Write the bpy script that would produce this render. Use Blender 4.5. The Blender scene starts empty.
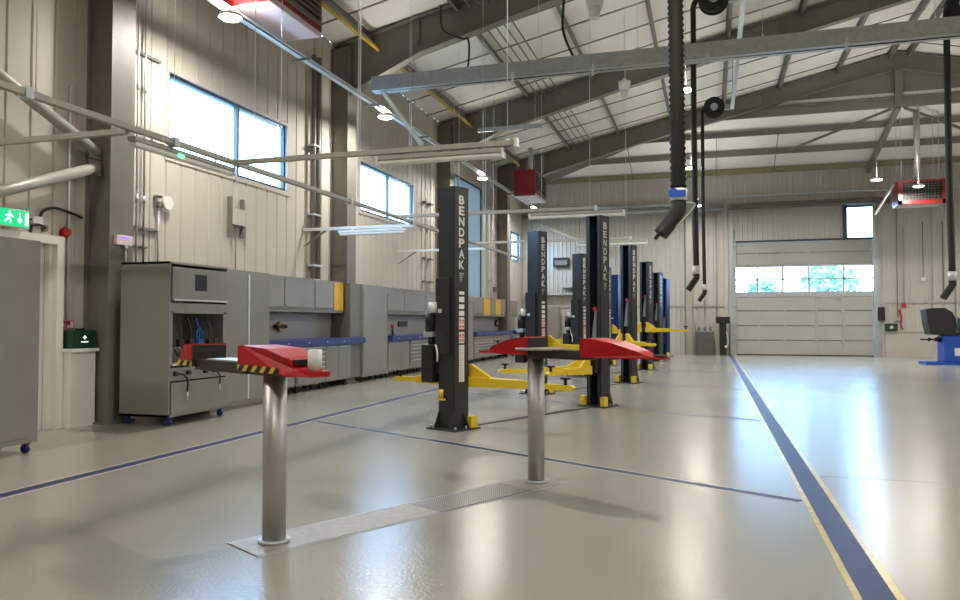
import bpy, bmesh, math, random
from mathutils import Vector, Matrix
random.seed(7)
S = bpy.context.scene
C = S.collection
PI = math.pi

# ------------------------------------------------------------------ materials
def mat(name, col, rough=.5, metal=0., noise=0., nscale=8., bump=0., bscale=40., spec=.5, emit=None, es=0.):
    m = bpy.data.materials.new(name); m.use_nodes = True
    nt = m.node_tree; N = nt.nodes; L = nt.links
    b = N['Principled BSDF']
    b.inputs['Base Color'].default_value = (*col, 1)
    b.inputs['Roughness'].default_value = rough
    b.inputs['Metallic'].default_value = metal
    b.inputs['Specular IOR Level'].default_value = spec
    if noise or bump:
        tc = N.new('ShaderNodeTexCoord')
    if noise:
        n = N.new('ShaderNodeTexNoise'); n.inputs['Scale'].default_value = nscale; n.inputs['Detail'].default_value = 5
        L.new(tc.outputs['Object'], n.inputs['Vector'])
        r = N.new('ShaderNodeMapRange'); r.inputs[1].default_value = .3; r.inputs[2].default_value = .7
        r.inputs[3].default_value = 1 - noise; r.inputs[4].default_value = 1 + noise
        L.new(n.outputs['Fac'], r.inputs[0])
        v = N.new('ShaderNodeVectorMath'); v.operation = 'SCALE'; v.inputs[0].default_value = col
        L.new(r.outputs[0], v.inputs['Scale']); L.new(v.outputs[0], b.inputs['Base Color'])
    if bump:
        n2 = N.new('ShaderNodeTexNoise'); n2.inputs['Scale'].default_value = bscale; n2.inputs['Detail'].default_value = 2
        L.new(tc.outputs['Object'], n2.inputs['Vector'])
        bp = N.new('ShaderNodeBump'); bp.inputs['Strength'].default_value = bump; bp.inputs['Distance'].default_value = .01
        L.new(n2.outputs['Fac'], bp.inputs['Height']); L.new(bp.outputs[0], b.inputs['Normal'])
    if emit:
        b.inputs['Emission Color'].default_value = (*emit, 1); b.inputs['Emission Strength'].default_value = es
    return m

M = {}
M['wall'] = mat('wall_panel', (.55, .51, .44), .55, noise=.03, nscale=.7)
M['endwall'] = mat('end_wall_sheet', (.53, .505, .45), .5, noise=.03, nscale=.7)
M['plinth'] = mat('plinth_paint', (.48, .45, .39), .55, noise=.04, nscale=2)
M['ceil'] = mat('roof_liner', (.86, .84, .79), .6, noise=.04, nscale=.6)
M['gablet'] = mat('gablet_sheet', (.22, .21, .19), .6)
M['steel'] = mat('painted_steel', (.185, .174, .150), .5, noise=.06, nscale=3)
M['purlin'] = mat('galvanised_purlin', (.20, .20, .19), .5, .3, noise=.1, nscale=5)
M['olive'] = mat('olive_steel', (.24, .22, .13), .5, noise=.06)
M['galv'] = mat('galvanised', (.50, .53, .54), .38, .55, noise=.1, nscale=12)
M['galvlight'] = mat('galvanised_light', (.72, .73, .70), .4, .15, noise=.05, nscale=9)
M['rail'] = mat('rail_paint', (.40, .385, .34), .45, .2, noise=.04)
M['white'] = mat('white_paint', (.80, .78, .72), .4)
M['tube'] = mat('light_diffuser', (.78, .78, .74), .35)
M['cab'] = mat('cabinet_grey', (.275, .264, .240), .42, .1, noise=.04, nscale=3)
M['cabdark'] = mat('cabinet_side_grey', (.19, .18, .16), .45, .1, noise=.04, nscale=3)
M['wallcab'] = mat('back_panel_grey', (.34, .325, .295), .45)
M['cabin'] = mat('niche_grey', (.36, .35, .33), .5)
M['chrome'] = mat('chrome', (.72, .72, .70), .22, .9)
M['alu'] = mat('aluminium_handle', (.70, .69, .66), .35, .5)
M['blue'] = mat('worktop_blue', (.030, .042, .20), .35)
M['castor'] = mat('castor_blue', (.02, .035, .22), .4)
M['yellow'] = mat('cabinet_yellow', (.78, .44, .015), .4)
M['lyellow'] = mat('lift_yellow', (.80, .56, .02), .42, noise=.06, nscale=10)
M['post'] = mat('lift_black', (.030, .031, .034), .36, .1, noise=.08, nscale=6)
M['black'] = mat('black_plastic', (.012, .012, .013), .45)
M['rubber'] = mat('black_rubber', (.018, .017, .016), .6, bump=.2, bscale=60)
M['hosering'] = mat('hose_ring', (.012, .0115, .010), .7, spec=.2)
M['navy'] = mat('lift_navy', (.012, .03, .13), .35)
M['bluebright'] = mat('balancer_blue', (.01, .08, .42), .35)
M['letter'] = mat('letter_white', (.62, .62, .60), .5)
M['sticker'] = mat('sticker_white', (.78, .76, .72), .5)
M['stickerred'] = mat('sticker_red', (.55, .09, .08), .5)
M['red'] = mat('lift_red', (.45, .006, .010), .42, spec=.3, noise=.05, nscale=14)
M['heater'] = mat('heater_red', (.27, .022, .024), .30, .1)
M['pan_painted_sheen'] = mat('heater_painted_sheen', (.80, .66, .70), .3, .0)  # pale pink stands for window light reflected in the polished pan
M['piston'] = mat('piston_steel', (.47, .46, .44), .44, .8)
M['hazy'] = mat('hazard_yellow', (.75, .48, .03), .5)
M['pink'] = mat('panel_pink', (.80, .62, .62), .4)
M['screen'] = mat('screen_violet', (.15, .1, .6), .3, emit=(.22, .14, 1.), es=1.6)
M['green'] = mat('exit_green', (.0, .42, .16), .4, emit=(.0, .55, .2), es=1.0)
M['signwhite'] = mat('exit_white', (.85, .9, .86), .4, emit=(.8, 1, .88), es=1.0)
M['greendark'] = mat('box_green', (.008, .045, .022), .4)
M['fire'] = mat('fire_red', (.50, .015, .02), .35)
M['led'] = mat('green_led', (.05, .9, .3), .3, emit=(.05, 1, .35), es=6)
M['gas'] = mat('gas_yellow', (.50, .33, .03), .45)
M['frame'] = mat('window_frame', (.055, .07, .10), .4, .2)
M['jamb'] = mat('window_reveal', (.66, .70, .74), .5)
M['door'] = mat('sectional_door', (.43, .42, .37), .45, noise=.03, nscale=1.2)
M['seal'] = mat('door_seal', (.04, .04, .04), .6)
M['bin'] = mat('bin_grey', (.10, .09, .085), .5, noise=.1)
M['brass'] = mat('brass_fitting', (.40, .25, .08), .4, .5)
M['strip'] = mat('floor_plate_steel', (.36, .33, .28), .38, .35, noise=.16, nscale=14, bump=.5, bscale=55)
M['bluepaint'] = mat('floor_paint_blue', (.012, .024, .105), .42, noise=.25, nscale=16, bump=.15, bscale=70)
M['yelpaint'] = mat('floor_paint_yellow', (.62, .46, .14), .25, noise=.12, nscale=12)
M['palepaint'] = mat('floor_paint_pale', (.62, .58, .46), .25)
M['joint'] = mat('floor_joint', (.10, .095, .085), .5)
M['leaf'] = mat('leaf', (.22, .36, .22), .6, noise=.3)
M['bark'] = mat('bark', (.12, .08, .05), .8)
M['ground'] = mat('yard', (.30, .30, .28), .9)
M['lamp'] = mat('lamp_face', (1, 1, 1), .5, emit=(1, .96, .9), es=14.)
M['added_glow'] = mat('added_lamp_glow', (.9, .9, .88), .4, emit=(1, .96, .9), es=1.5)  # glow added above each lamp to brighten the ceiling

def floor_material():
    m = bpy.data.materials.new('epoxy_floor'); m.use_nodes = True
    nt = m.node_tree; N = nt.nodes; L = nt.links; b = N['Principled BSDF']
    tc = N.new('ShaderNodeTexCoord')
    n = N.new('ShaderNodeTexNoise'); n.inputs['Scale'].default_value = .35; n.inputs['Detail'].default_value = 2
    L.new(tc.outputs['Object'], n.inputs['Vector'])
    cr = N.new('ShaderNodeValToRGB')
    cr.color_ramp.elements[0].position = .3; cr.color_ramp.elements[0].color = (.320, .310, .262, 1)
    cr.color_ramp.elements[1].position = .7; cr.color_ramp.elements[1].color = (.355, .344, .292, 1)
    L.new(n.outputs['Fac'], cr.inputs[0]); L.new(cr.outputs[0], b.inputs['Base Color'])
    b.inputs['Roughness'].default_value = .21
    n2 = N.new('ShaderNodeTexNoise'); n2.inputs['Scale'].default_value = 42; n2.inputs['Detail'].default_value = 2
    L.new(tc.outputs['Object'], n2.inputs['Vector'])
    n4 = N.new('ShaderNodeTexNoise'); n4.inputs['Scale'].default_value = 2.5; n4.inputs['Detail'].default_value = 2
    L.new(tc.outputs['Object'], n4.inputs['Vector'])
    bp = N.new('ShaderNodeBump'); bp.inputs['Strength'].default_value = .30; bp.inputs['Distance'].default_value = .005
    L.new(n2.outputs['Fac'], bp.inputs['Height'])
    bp2 = N.new('ShaderNodeBump'); bp2.inputs['Strength'].default_value = .05; bp2.inputs['Distance'].default_value = .02
    L.new(n4.outputs['Fac'], bp2.inputs['Height']); L.new(bp.outputs[0], bp2.inputs['Normal'])
    L.new(bp2.outputs[0], b.inputs['Normal'])
    b.inputs['Specular IOR Level'].default_value = .6
    return m
M['floor'] = floor_material()

def hazard_material():
    m = bpy.data.materials.new('hazard_stripe'); m.use_nodes = True
    nt = m.node_tree; N = nt.nodes; L = nt.links; b = N['Principled BSDF']
    tc = N.new('ShaderNodeTexCoord'); sp = N.new('ShaderNodeSeparateXYZ'); L.new(tc.outputs['Object'], sp.inputs[0])
    a = N.new('ShaderNodeMath'); a.operation = 'SUBTRACT'; L.new(sp.outputs['X'], a.inputs[0]); L.new(sp.outputs['Z'], a.inputs[1])
    k = N.new('ShaderNodeMath'); k.operation = 'MULTIPLY'; k.inputs[1].default_value = 9.0; L.new(a.outputs[0], k.inputs[0])
    f = N.new('ShaderNodeMath'); f.operation = 'FRACT'; L.new(k.outputs[0], f.inputs[0])
    g = N.new('ShaderNodeMath'); g.operation = 'GREATER_THAN'; g.inputs[1].default_value = .55; L.new(f.outputs[0], g.inputs[0])
    mx = N.new('ShaderNodeMix'); mx.data_type = 'RGBA'; mx.inputs[6].default_value = (.012, .012, .012, 1); mx.inputs[7].default_value = (.72, .46, .05, 1)
    L.new(g.outputs[0], mx.inputs[0]); L.new(mx.outputs[2], b.inputs['Base Color'])
    b.inputs['Roughness'].default_value = .45
    return m
M['hazard'] = hazard_material()

def plate_material():
    # checker plate: rows of raised dashes
    m = bpy.data.materials.new('checker_plate'); m.use_nodes = True
    nt = m.node_tree; N = nt.nodes; L = nt.links; b = N['Principled BSDF']
    tc = N.new('ShaderNodeTexCoord'); mp = N.new('ShaderNodeMapping'); mp.inputs['Rotation'].default_value = (0, 0, PI / 4); mp.inputs['Scale'].default_value = (15, 15, 15)
    L.new(tc.outputs['Object'], mp.inputs[0])
    ck = N.new('ShaderNodeTexBrick'); ck.inputs['Scale'].default_value = 1; ck.inputs['Mortar Size'].default_value = .07
    ck.inputs['Color1'].default_value = (.42, .39, .34, 1); ck.inputs['Color2'].default_value = (.34, .31, .26, 1); ck.inputs['Mortar'].default_value = (.15, .14, .12, 1)
    L.new(mp.outputs[0], ck.inputs[0]); L.new(ck.outputs['Color'], b.inputs['Base Color'])
    bp = N.new('ShaderNodeBump'); bp.inputs['Strength'].default_value = .5; bp.inputs['Distance'].default_value = .004; bp.invert = True
    L.new(ck.outputs['Fac'], bp.inputs['Height']); L.new(bp.outputs[0], b.inputs['Normal'])
    b.inputs['Roughness'].default_value = .36; b.inputs['Metallic'].default_value = .35
    return m
M['checker'] = plate_material()

def glass_material():
    m = bpy.data.materials.new('clear_glass'); m.use_nodes = True
    nt = m.node_tree; N = nt.nodes; L = nt.links; N.remove(N['Principled BSDF'])
    t = N.new('ShaderNodeBsdfTransparent'); t.inputs[0].default_value = (.93, .97, .98, 1)
    g = N.new('ShaderNodeBsdfGlossy'); g.inputs['Roughness'].default_value = .02
    mx = N.new('ShaderNodeMixShader'); lw = N.new('ShaderNodeLayerWeight'); lw.inputs[0].default_value = .5
    pw = N.new('ShaderNodeMath'); pw.operation = 'POWER'; pw.inputs[1].default_value = 5; L.new(lw.outputs['Facing'], pw.inputs[0])
    ma = N.new('ShaderNodeMath'); ma.operation = 'MULTIPLY_ADD'; ma.inputs[1].default_value = .9; ma.inputs[2].default_value = .04; L.new(pw.outputs[0], ma.inputs[0])
    L.new(ma.outputs[0], mx.inputs[0]); L.new(t.outputs[0], mx.inputs[1]); L.new(g.outputs[0], mx.inputs[2])
    L.new(mx.outputs[0], N['Material Output'].inputs['Surface'])
    return m
M['glass'] = glass_material()

def frosted_material():
    m = bpy.data.materials.new('frosted_glazing'); m.use_nodes = True
    nt = m.node_tree; N = nt.nodes; L = nt.links; N.remove(N['Principled BSDF'])
    t = N.new('ShaderNodeBsdfTranslucent'); t.inputs[0].default_value = (.30, .27, .23, 1)
    g = N.new('ShaderNodeBsdfDiffuse'); g.inputs[0].default_value = (.3, .42, .52, 1)
    mx = N.new('ShaderNodeMixShader'); mx.inputs[0].default_value = .35
    L.new(t.outputs[0], mx.inputs[1]); L.new(g.outputs[0], mx.inputs[2])
    L.new(mx.outputs[0], N['Material Output'].inputs['Surface'])
    return m
M['frosted'] = frosted_material()

# ------------------------------------------------------------------ mesh helpers
class MB:
    def __init__(s): s.b = bmesh.new()
    def box(s, lo, hi, bev=0., rot=None, piv=None):
        c = [(a + b) / 2 for a, b in zip(lo, hi)]; d = [abs(b - a) for a, b in zip(lo, hi)]
        r = bmesh.ops.create_cube(s.b, size=1., matrix=Matrix.Translation(c) @ Matrix.Diagonal((*d, 1)))
        vs = r['verts']
        if bev:
            es = list({e for v in vs for e in v.link_edges})
            q = bmesh.ops.bevel(s.b, geom=es, offset=bev, segments=2, affect='EDGES', profile=.5)
            vs = list({v for f in q['faces'] for v in f.verts})
        if rot:
            bmesh.ops.rotate(s.b, verts=vs, cent=piv or c, matrix=rot)
        return s
    def cyl(s, p0, p1, r, r2=None, seg=20, caps=True):
        p0, p1 = Vector(p0), Vector(p1); d = p1 - p0
        m = Matrix.Translation((p0 + p1) / 2) @ d.to_track_quat('Z', 'Y').to_matrix().to_4x4()
        q = bmesh.ops.create_cone(s.b, cap_ends=caps, segments=seg, radius1=r, radius2=r if r2 is None else r2, depth=d.length, matrix=m)
        for v in q['verts']:
            for f in v.link_faces:
                if len(f.verts) == 4: f.smooth = True
        return s
    def prism(s, pts, off):
        # pts: planar polygon (3d), extruded by vector off
        off = Vector(off)
        a = [s.b.verts.new(p) for p in pts]; c = [s.b.verts.new(Vector(p) + off) for p in pts]
        n = len(pts); s.b.faces.new(a[::-1]); s.b.faces.new(c)
        for i in range(n): s.b.faces.new((a[i], a[(i + 1) % n], c[(i + 1) % n], c[i]))
        return s
    def poly(s, pts):
        s.b.faces.new([s.b.verts.new(p) for p in pts]); return s
    def bar(s, p0, p1, w, h, up=(0, 0, 1)):
        # rectangular bar between two points: w sideways, h along up
        p0, p1 = Vector(p0), Vector(p1); d = (p1 - p0).normalized(); u = Vector(up)
        sd = d.cross(u).normalized(); u = sd.cross(d).normalized()
        q = [p0 + sd * (x * w / 2) + u * (y * h / 2) for x, y in ((-1, -1), (1, -1), (1, 1), (-1, 1))]
        return s.prism(q, p1 - p0)
    def tube(s, pts, r, seg=10, rad=None):
        pts = [Vector(p) for p in pts]; rings = []; prev = None
        for i, p in enumerate(pts):
            t = (pts[min(i + 1, len(pts) - 1)] - pts[max(i - 1, 0)]).normalized()
            if prev is None:
                a = Vector((1, 0, 0)) if abs(t.x) < .9 else Vector((0, 1, 0))
                n = t.cross(a).normalized()
            else:
                n = (prev - t * prev.dot(t)).normalized()
            prev = n; bn = t.cross(n); rr = rad[i] if rad else r
            rings.append([s.b.verts.new(p + (n * math.cos(2 * PI * k / seg) + bn * math.sin(2 * PI * k / seg)) * rr) for k in range(seg)])
        for a, c in zip(rings, rings[1:]):
            for k in range(seg):
                f = s.b.faces.new((a[k], a[(k + 1) % seg], c[(k + 1) % seg], c[k])); f.smooth = True
        s.b.faces.new(rings[0][::-1]); s.b.faces.new(rings[-1]); return s
    def sphere(s, c, r, sc=(1, 1, 1), seg=16):
        q = bmesh.ops.create_uvsphere(s.b, u_segments=seg, v_segments=seg // 2, radius=r, matrix=Matrix.Translation(c) @ Matrix.Diagonal((*sc, 1)))
        for v in q['verts']:
            for f in v.link_faces: f.smooth = True
        return s
    def obj(s, name, m, parent=None, label=None, mats=None):
        bmesh.ops.recalc_face_normals(s.b, faces=s.b.faces)
        me = bpy.data.meshes.new(name); s.b.to_mesh(me); s.b.free()
        me.materials.append(M[m])
        o = bpy.data.objects.new(name, me); C.objects.link(o)
        if parent: o.parent = parent
        if label: o['label'] = label
        return o

def smooth(pts, n=6):
    # Catmull-Rom
    P = [Vector(p) for p in pts]; out = []
    for i in range(len(P) - 1):
        a = P[max(i - 1, 0)]; b = P[i]; c = P[i + 1]; d = P[min(i + 2, len(P) - 1)]
        for k in range(n):
            t = k / n
            out.append(.5 * ((2 * b) + (c - a) * t + (2 * a - 5 * b + 4 * c - d) * t * t + (3 * b - a - 3 * c + d) * t ** 3))
    out.append(P[-1]); return out

def thing(name, label, cat, loc=(0, 0, 0), rz=0., group=None):
    o = bpy.data.objects.new(name, None); C.objects.link(o); o.empty_display_size = .1
    o.location = loc; o.rotation_euler = (0, 0, rz); o['label'] = label; o['category'] = cat
    if group: o['group'] = group
    return o
def tag(o, label, cat, group=None):
    o['label'] = label; o['category'] = cat
    if group: o['group'] = group
    return o
def struct(o): o['kind'] = 'structure'; return o
def local(r, p):   # world point into a thing's frame
    return r.matrix_basis.inverted() @ Vector(p)

# ------------------------------------------------------------------ numbers of the hall
XW, XR, YE, YB = -8.3, 21.3, 34.0, -8.0
RID, ZR, SL = 6.5, 11.1, .22
def zroof(x): return ZR - SL * abs(RID - x)
ZE = zroof(XW)
FR = [-5.6, 1.5, 8.62, 15.7, 22.8, 29.9]
HX, HZ = -.75, 9.5     # where the hip meets the main slope at the last frame

# floor
struct(MB().box((XW - .4, YB - .4, -.2), (XR + .4, YE + .4, 0)).obj('floor', 'floor'))

# grooved / ribbed sheets with openings
def sheet(name, m, fixed, axis, u0, u1, z1, prof, holes, inward):
    # prof: list of (offset along u in one module, depth), module length
    mod, pr = prof
    us = {u0, u1}
    n = int((u1 - u0) / mod) + 1
    for k in range(n + 1):
        for du, _ in pr:
            u = u0 + k * mod + du
            if u0 < u < u1: us.add(round(u, 5))
    zs = {0., z1}
    for a, b, c, d in holes: us |= {a, b}; zs |= {c, d}
    us = sorted(us); zs = sorted(zs)
    def dep(u):
        f = (u - u0) % mod
        q = pr + [(mod + pr[0][0], pr[0][1])]
        if f < q[0][0]: f += mod
        for (a, da), (b, db) in zip(q, q[1:]):
            if a <= f <= b: return da + (db - da) * (f - a) / max(b - a, 1e-6)
        return q[0][1]
    bm = MB(); V = {}
    def v(u, z):
        if (u, z) not in V:
            w = fixed + inward * dep(u)
            V[(u, z)] = bm.b.verts.new((w, u, z) if axis == 'y' else (u, w, z))
        return V[(u, z)]
    for a, b in zip(us, us[1:]):
        for c, d in zip(zs, zs[1:]):
            um, zm = (a + b) / 2, (c + d) / 2
            if any(h[0] < um < h[1] and h[2] < zm < h[3] for h in holes): continue
            bm.b.faces.new((v(a, c), v(b, c), v(b, d), v(a, d)))
    return struct(bm.obj(name, m))
WIN = [(10.1, 13.62, 4.08, 5.43), (17.05, 20.56, 4.18, 5.42), (24.0, 27.6, 2.0, 6.5), (30.75, 33.5, 4.15, 5.4)]
DOORL = (6.9, 7.86, 0, 2.42)
sheet('wall_left', 'wall', XW, 'y', YB, YE, ZE, (.36, [(0, 0), (.012, -.022), (.03, -.022), (.042, 0)]), WIN + [DOORL], 1)
DW = (.97, 6.38, 0, 4.80); TW = (5.42, 6.38, 4.87, 6.10)
sheet('wall_end', 'endwall', YE, 'x', XW, XR, ZE, (.2, [(0, 0), (.02, -.03), (.06, -.03), (.08, 0), (.12, 0), (.135, -.01), (.15, 0)]), [DW, TW], 1)
struct(MB().box((XR, YB, 0), (XR + .2, YE, ZE)).obj('wall_right', 'wall'))
struct(MB().prism([(XW, YB, 0), (XR, YB, 0), (XR, YB, ZE), (RID, YB, ZR), (XW, YB, ZE)], (0, -.2, 0)).obj('wall_back', 'wall'))
# roof
def roofpoly(name, pts, m='ceil'):
    return struct(MB().prism(pts, (0, 0, .12)).obj(name, m))
roofpoly('ceiling_main', [(XW, YB, ZE), (RID, YB, ZR), (RID, 30.2, ZR), (HX, 30.2, HZ), (XW, YE, ZE)])
roofpoly('ceiling_right', [(XR, YB, ZE), (RID, YB, ZR), (RID, 30.2, ZR), (2 * RID - HX, 30.2, HZ), (XR, YE, ZE)])
roofpoly('ceiling_hip', [(XW, YE, ZE), (XR, YE, ZE), (2 * RID - HX, 30.0, HZ), (HX, 30.0, HZ)])
struct(MB().prism([(HX - .5, 30.05, HZ - .11), (2 * RID - HX + .5, 30.05, HZ - .11), (2 * RID - HX, 30.05, HZ + .1), (RID, 30.05, ZR + .1), (HX, 30.05, HZ + .1)], (0, .06, 0)).obj('wall_gablet', 'gablet'))
# liner joints of the roof: thin rods across the purlins
k = 0
for y0, y1 in zip(FR[2:], FR[3:]):
    for t in (.19, .38, .58, .79):
        y = y0 + (y1 - y0) * t; k += 1
        o = MB().bar((XW + .1, y, zroof(XW + .1) - .21), (RID - .2, y, zroof(RID) - .25), .03, .03).obj('sag_bar_trim', 'purlin'); struct(o)
        o = MB().bar((2 * RID - XW - .1, y, zroof(XW + .1) - .21), (RID + .2, y, zroof(RID) - .25), .03, .03).obj('sag_bar_trim', 'purlin'); struct(o)
# frames
def column(name, x, y, z1, sgn, m='steel', dx=.43, dy=.44):
    b = MB()
    b.box((min(x, x + sgn * .03), y - dy / 2, 0), (max(x, x + sgn * .03), y + dy / 2, z1))
    b.box((min(x + sgn * (dx - .03), x + sgn * dx), y - dy / 2, 0), (max(x + sgn * (dx - .03), x + sgn * dx), y + dy / 2, z1))
    b.box((min(x, x + sgn * dx), y - .17, 0), (max(x, x + sgn * dx), y + .17, z1))
    b.box((min(x, x + sgn * (dx + .05)), y - dy / 2 - .03, 0), (max(x, x + sgn * (dx + .05)), y + dy / 2 + .03, .03))
    return struct(b.obj(name, m))
def rafter(y):
    for sg, nm in ((1, 'rafter_beam'), (-1, 'rafter_beam')):
        X = lambda x: x if sg == 1 else 2 * RID - x
        b = MB()
        top = lambda x: zroof(x) - .06
        st = [(XW + .02, 1.65), (XW + .6, 1.15), (-6.2, .82), (-2.5, .66), (RID, .60)]
        pts = [(X(x), y - .012, top(x)) for x, _ in st] + [(X(x), y - .012, top(x) - d) for x, d in st[::-1]]
        b.prism(pts, (0, .024, 0))
        for (xa, da), (xb, db) in zip(st, st[1:]):
            b.bar((X(xa), y, top(xa) - da), (X(xb), y, top(xb) - db), .26, .03)
            b.bar((X(xa), y, top(xa) - .015), (X(xb), y, top(xb) - .015), .26, .03)
        for x in (-6.2, -2.5, 2.0):
            b.bar((X(x), y, top(x) - .05), (X(x), y, top(x) - .62), .2, .02, up=(1, 0, 0))
        struct(b.obj(nm, 'steel'))
for y in FR:
    column('steel_column', XW, y, ZE - .15, 1)
    column('steel_column', XR, y, ZE - .15, -1)
    rafter(y)
# purlins
def hipy(x): return YE - (YE - 29.9) * (min(x, 2 * RID - x) - XW) / (HX - XW)
for x in (-7.4, -5.33, -3.36, -1.4, .56, 2.52, 4.5, 6.2, 6.8, 8.5, 10.5, 12.4, 14.4, 16.3, 18.3, 20.3):
    ye = hipy(x) if (x < HX or x > 2 * RID - HX) else 29.9
    z = zroof(x) - .11
    b = MB().box((x - .01, YB + .1, z - .1), (x + .01, ye, z + .1)).box((x - .01, YB + .1, z - .1), (x + .07, ye, z - .085)).box((x - .07, YB + .1, z + .08), (x + .01, ye, z + .095))
    struct(b.obj('purlin_beam', 'purlin'))
# hip end: purlins across, hip rafters, centre strut, bracing
def zhip(y): return ZE + (HZ - ZE) * (YE - y) / (YE - 29.9)
for i, y in enumerate((33.75, 32.5, 31.25)):
    xa = XW + (HX - XW) * (YE - y) / (YE - 29.9)
    struct(MB().box((xa, y - .05, zhip(y) - .26), (2 * RID - xa, y + .05, zhip(y) - .04)).obj('hip_purlin_beam', 'olive' if i == 0 else 'steel'))
struct(MB().box((HX - .5, 29.95, HZ - .42), (2 * RID - HX + .5, 30.05, HZ - .06)).box((HX - .5, 29.86, HZ - .1), (2 * RID - HX + .5, 30.14, HZ - .06)).obj('gablet_beam', 'steel'))
for sg in (1, -1):
    X = lambda x: x if sg == 1 else 2 * RID - x
    b = MB().bar((X(XW + .1), YE - .1, ZE - .3), (X(HX), 29.95, HZ - .25), .16, .34)
    struct(b.obj('hip_rafter_beam', 'steel'))
    b = MB().bar((X(RID - .2), 30.0, HZ - .45), (X(RID - 3.6), 32.3, zhip(32.3) - .33), .08, .08)
    struct(b.obj('bracing_beam', 'steel'))
struct(MB().bar((RID, 29.95, HZ - .4), (6.2, 33.9, ZE - .3), .14, .22).obj('centre_hip_beam', 'steel'))
struct(MB().box((RID - .12, 29.8, HZ - .4), (RID + .12, 30.0, ZR - .7)).obj('gablet_post_beam', 'steel'))
# vertical hangers on the hip (thin sag bars)
for x in (-3.2, .3, 2.6, 9.5):
    struct(MB().bar((x, 33.7, zhip(33.7) - .28), (x, 31.2, zhip(31.2) - .28), .03, .03).obj('sag_bar_trim', 'purlin'))
# end wall: column, eave rails, plinth
struct(MB().box((-.98, YE - .3, 0), (-.72, YE - .05, 7.6)).obj('wall_column', 'rail'))
struct(MB().box((DW[0] - .22, YE - .24, 6.2), (7.0, YE - .06, 6.45)).cyl((DW[0], YE - .3, 6.25), (6.7, YE - .3, 6.25), .05).obj('door_head_beam', 'steel'))
struct(MB().cyl((XW + .1, YE - .2, 6.5), (.6, YE - .2, 6.5), .07).cyl((XW + .1, YE - .2, 6.25), (.6, YE - .2, 6.25), .09).obj('wall_rail_trim', 'galv'))
struct(MB().cyl((.6, YE - .2, 6.75), (XR, YE - .2, 6.75), .045).obj('wall_rail_trim', 'galv'))
struct(MB().box((6.75, YE - .14, 0), (XR, YE, 1.0)).box((6.75, YE - .18, 1.0), (XR, YE, 1.04)).obj('wall_plinth_trim', 'plinth'))
struct(MB().box((XW, YE - .06, 2.05), (.6, YE, 2.12)).obj('wall_rail_trim', 'rail'))
struct(MB().box((6.75, YE - .06, 2.15), (XR, YE, 2.19)).obj('wall_rail_trim', 'rail'))
# low boxed plinth between door and first column
struct(MB().box((XW, 7.98, 0), (-8.08, 8.4, 1.0)).box((XW, 7.95, 1.0), (-8.03, 8.42, 1.045)).obj('wall_plinth_trim', 'white'))

# ------------------------------------------------------------------ windows of the long wall
def window(n, y0, y1, z0, z1, mull, frosted=False):
    r = bpy.data.objects.new('window_%d' % n, None); C.objects.link(r); struct(r)
    b = MB(); x0, x1 = -8.62, XW
    for (a, c, d, e) in ((y0 - .02, y0, z0, z1), (y1, y1 + .02, z0, z1), (y0, y1, z1, z1 + .02), (y0, y1, z0 - .02, z0)):
        b.box((x0, a, d), (x1, c, e))
    b.obj('window_reveal', 'jamb', r)
    f = MB(); w = .055; xa, xb = -8.42, -8.345
    f.box((xa, y0, z0), (xb, y0 + w, z1)).box((xa, y1 - w, z0), (xb, y1, z1)).box((xa, y0 + w, z1 - w), (xb, y1 - w, z1)).box((xa, y0 + w, z0), (xb, y1 - w, z0 + w))
    for m_ in mull: f.box((xa, m_ - .04, z0 + w), (xb, m_ + .04, z1 - w))
    f.obj('window_frame', 'frame', r)
    e = [y0 + w] + list(mull) + [y1 - w]
    for a, c in zip(e, e[1:]):
        MB().box((-8.39, a, z0 + w), (-8.38, c, z1 - w)).obj('pane', 'frosted' if frosted else 'glass', r)
    t = MB().box((XW, y0 - .12, z0 - .09), (XW + .02, y1 + .12, z0 - .01)).box((XW, y0 - .06, z1), (XW + .012, y1 + .06, z1 + .05)).box((XW, y1, z0), (XW + .012, y1 + .06, z1))
    t.obj('window_trim', 'wall', r)
    return r
window(1, *WIN[0], [12.0])
window(2, *WIN[1], [18.85])
window(3, *WIN[2], [24.9], True)
window(4, *WIN[3], [32.2])

# end-wall top window
r = bpy.data.objects.new('window_5', None); C.objects.link(r); struct(r)
b = MB()
x0, x1, z0, z1 = TW
b.box((x0 - .16, YE - .1, z0 - .05), (x0, YE + .1, z1 + .3)).box((x1, YE - .1, z0 - .05), (x1 + .1, YE + .1, z1 + .05)).box((x0, YE - .04, z0 - .05), (x1, YE + .06, z0)).box((x0, YE - .04, z1), (x1, YE + .06, z1 + .05))
b.obj('window_frame', 'frame', r)
MB().box((x0, YE + .02, z0), (x1, YE + .03, z1)).obj('pane', 'glass', r)

# ------------------------------------------------------------------ side door of the long wall
r = bpy.data.objects.new('door_1', None); C.objects.link(r); struct(r)
y0, y1, _, z1 = DOORL
MB().box((XW - .2, y1, 0), (XW + .1, y1 + .11, z1 + .11)).box((XW - .2, y0 - .11, 0), (XW + .1, y0, z1 + .11)).box((XW - .2, y0, z1), (XW + .1, y1, z1 + .11)).box((XW - .05, y1 - .06, 0), (XW + .02, y1, z1)).obj('door_frame', 'white', r)
MB().box((XW - .16, y0 - .05, 0), (XW - .06, y1 + .05, z1 + .05)).obj('door_leaf', 'white', r)
MB().cyl((XW - .1, y0 + .1, 1.0), (XW - .04, y0 + .1, 1.0), .012).cyl((XW - .04, y0 + .1, 1.0), (XW - .04, y0 + .24, 1.0), .011).obj('handle', 'chrome', r)

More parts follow.
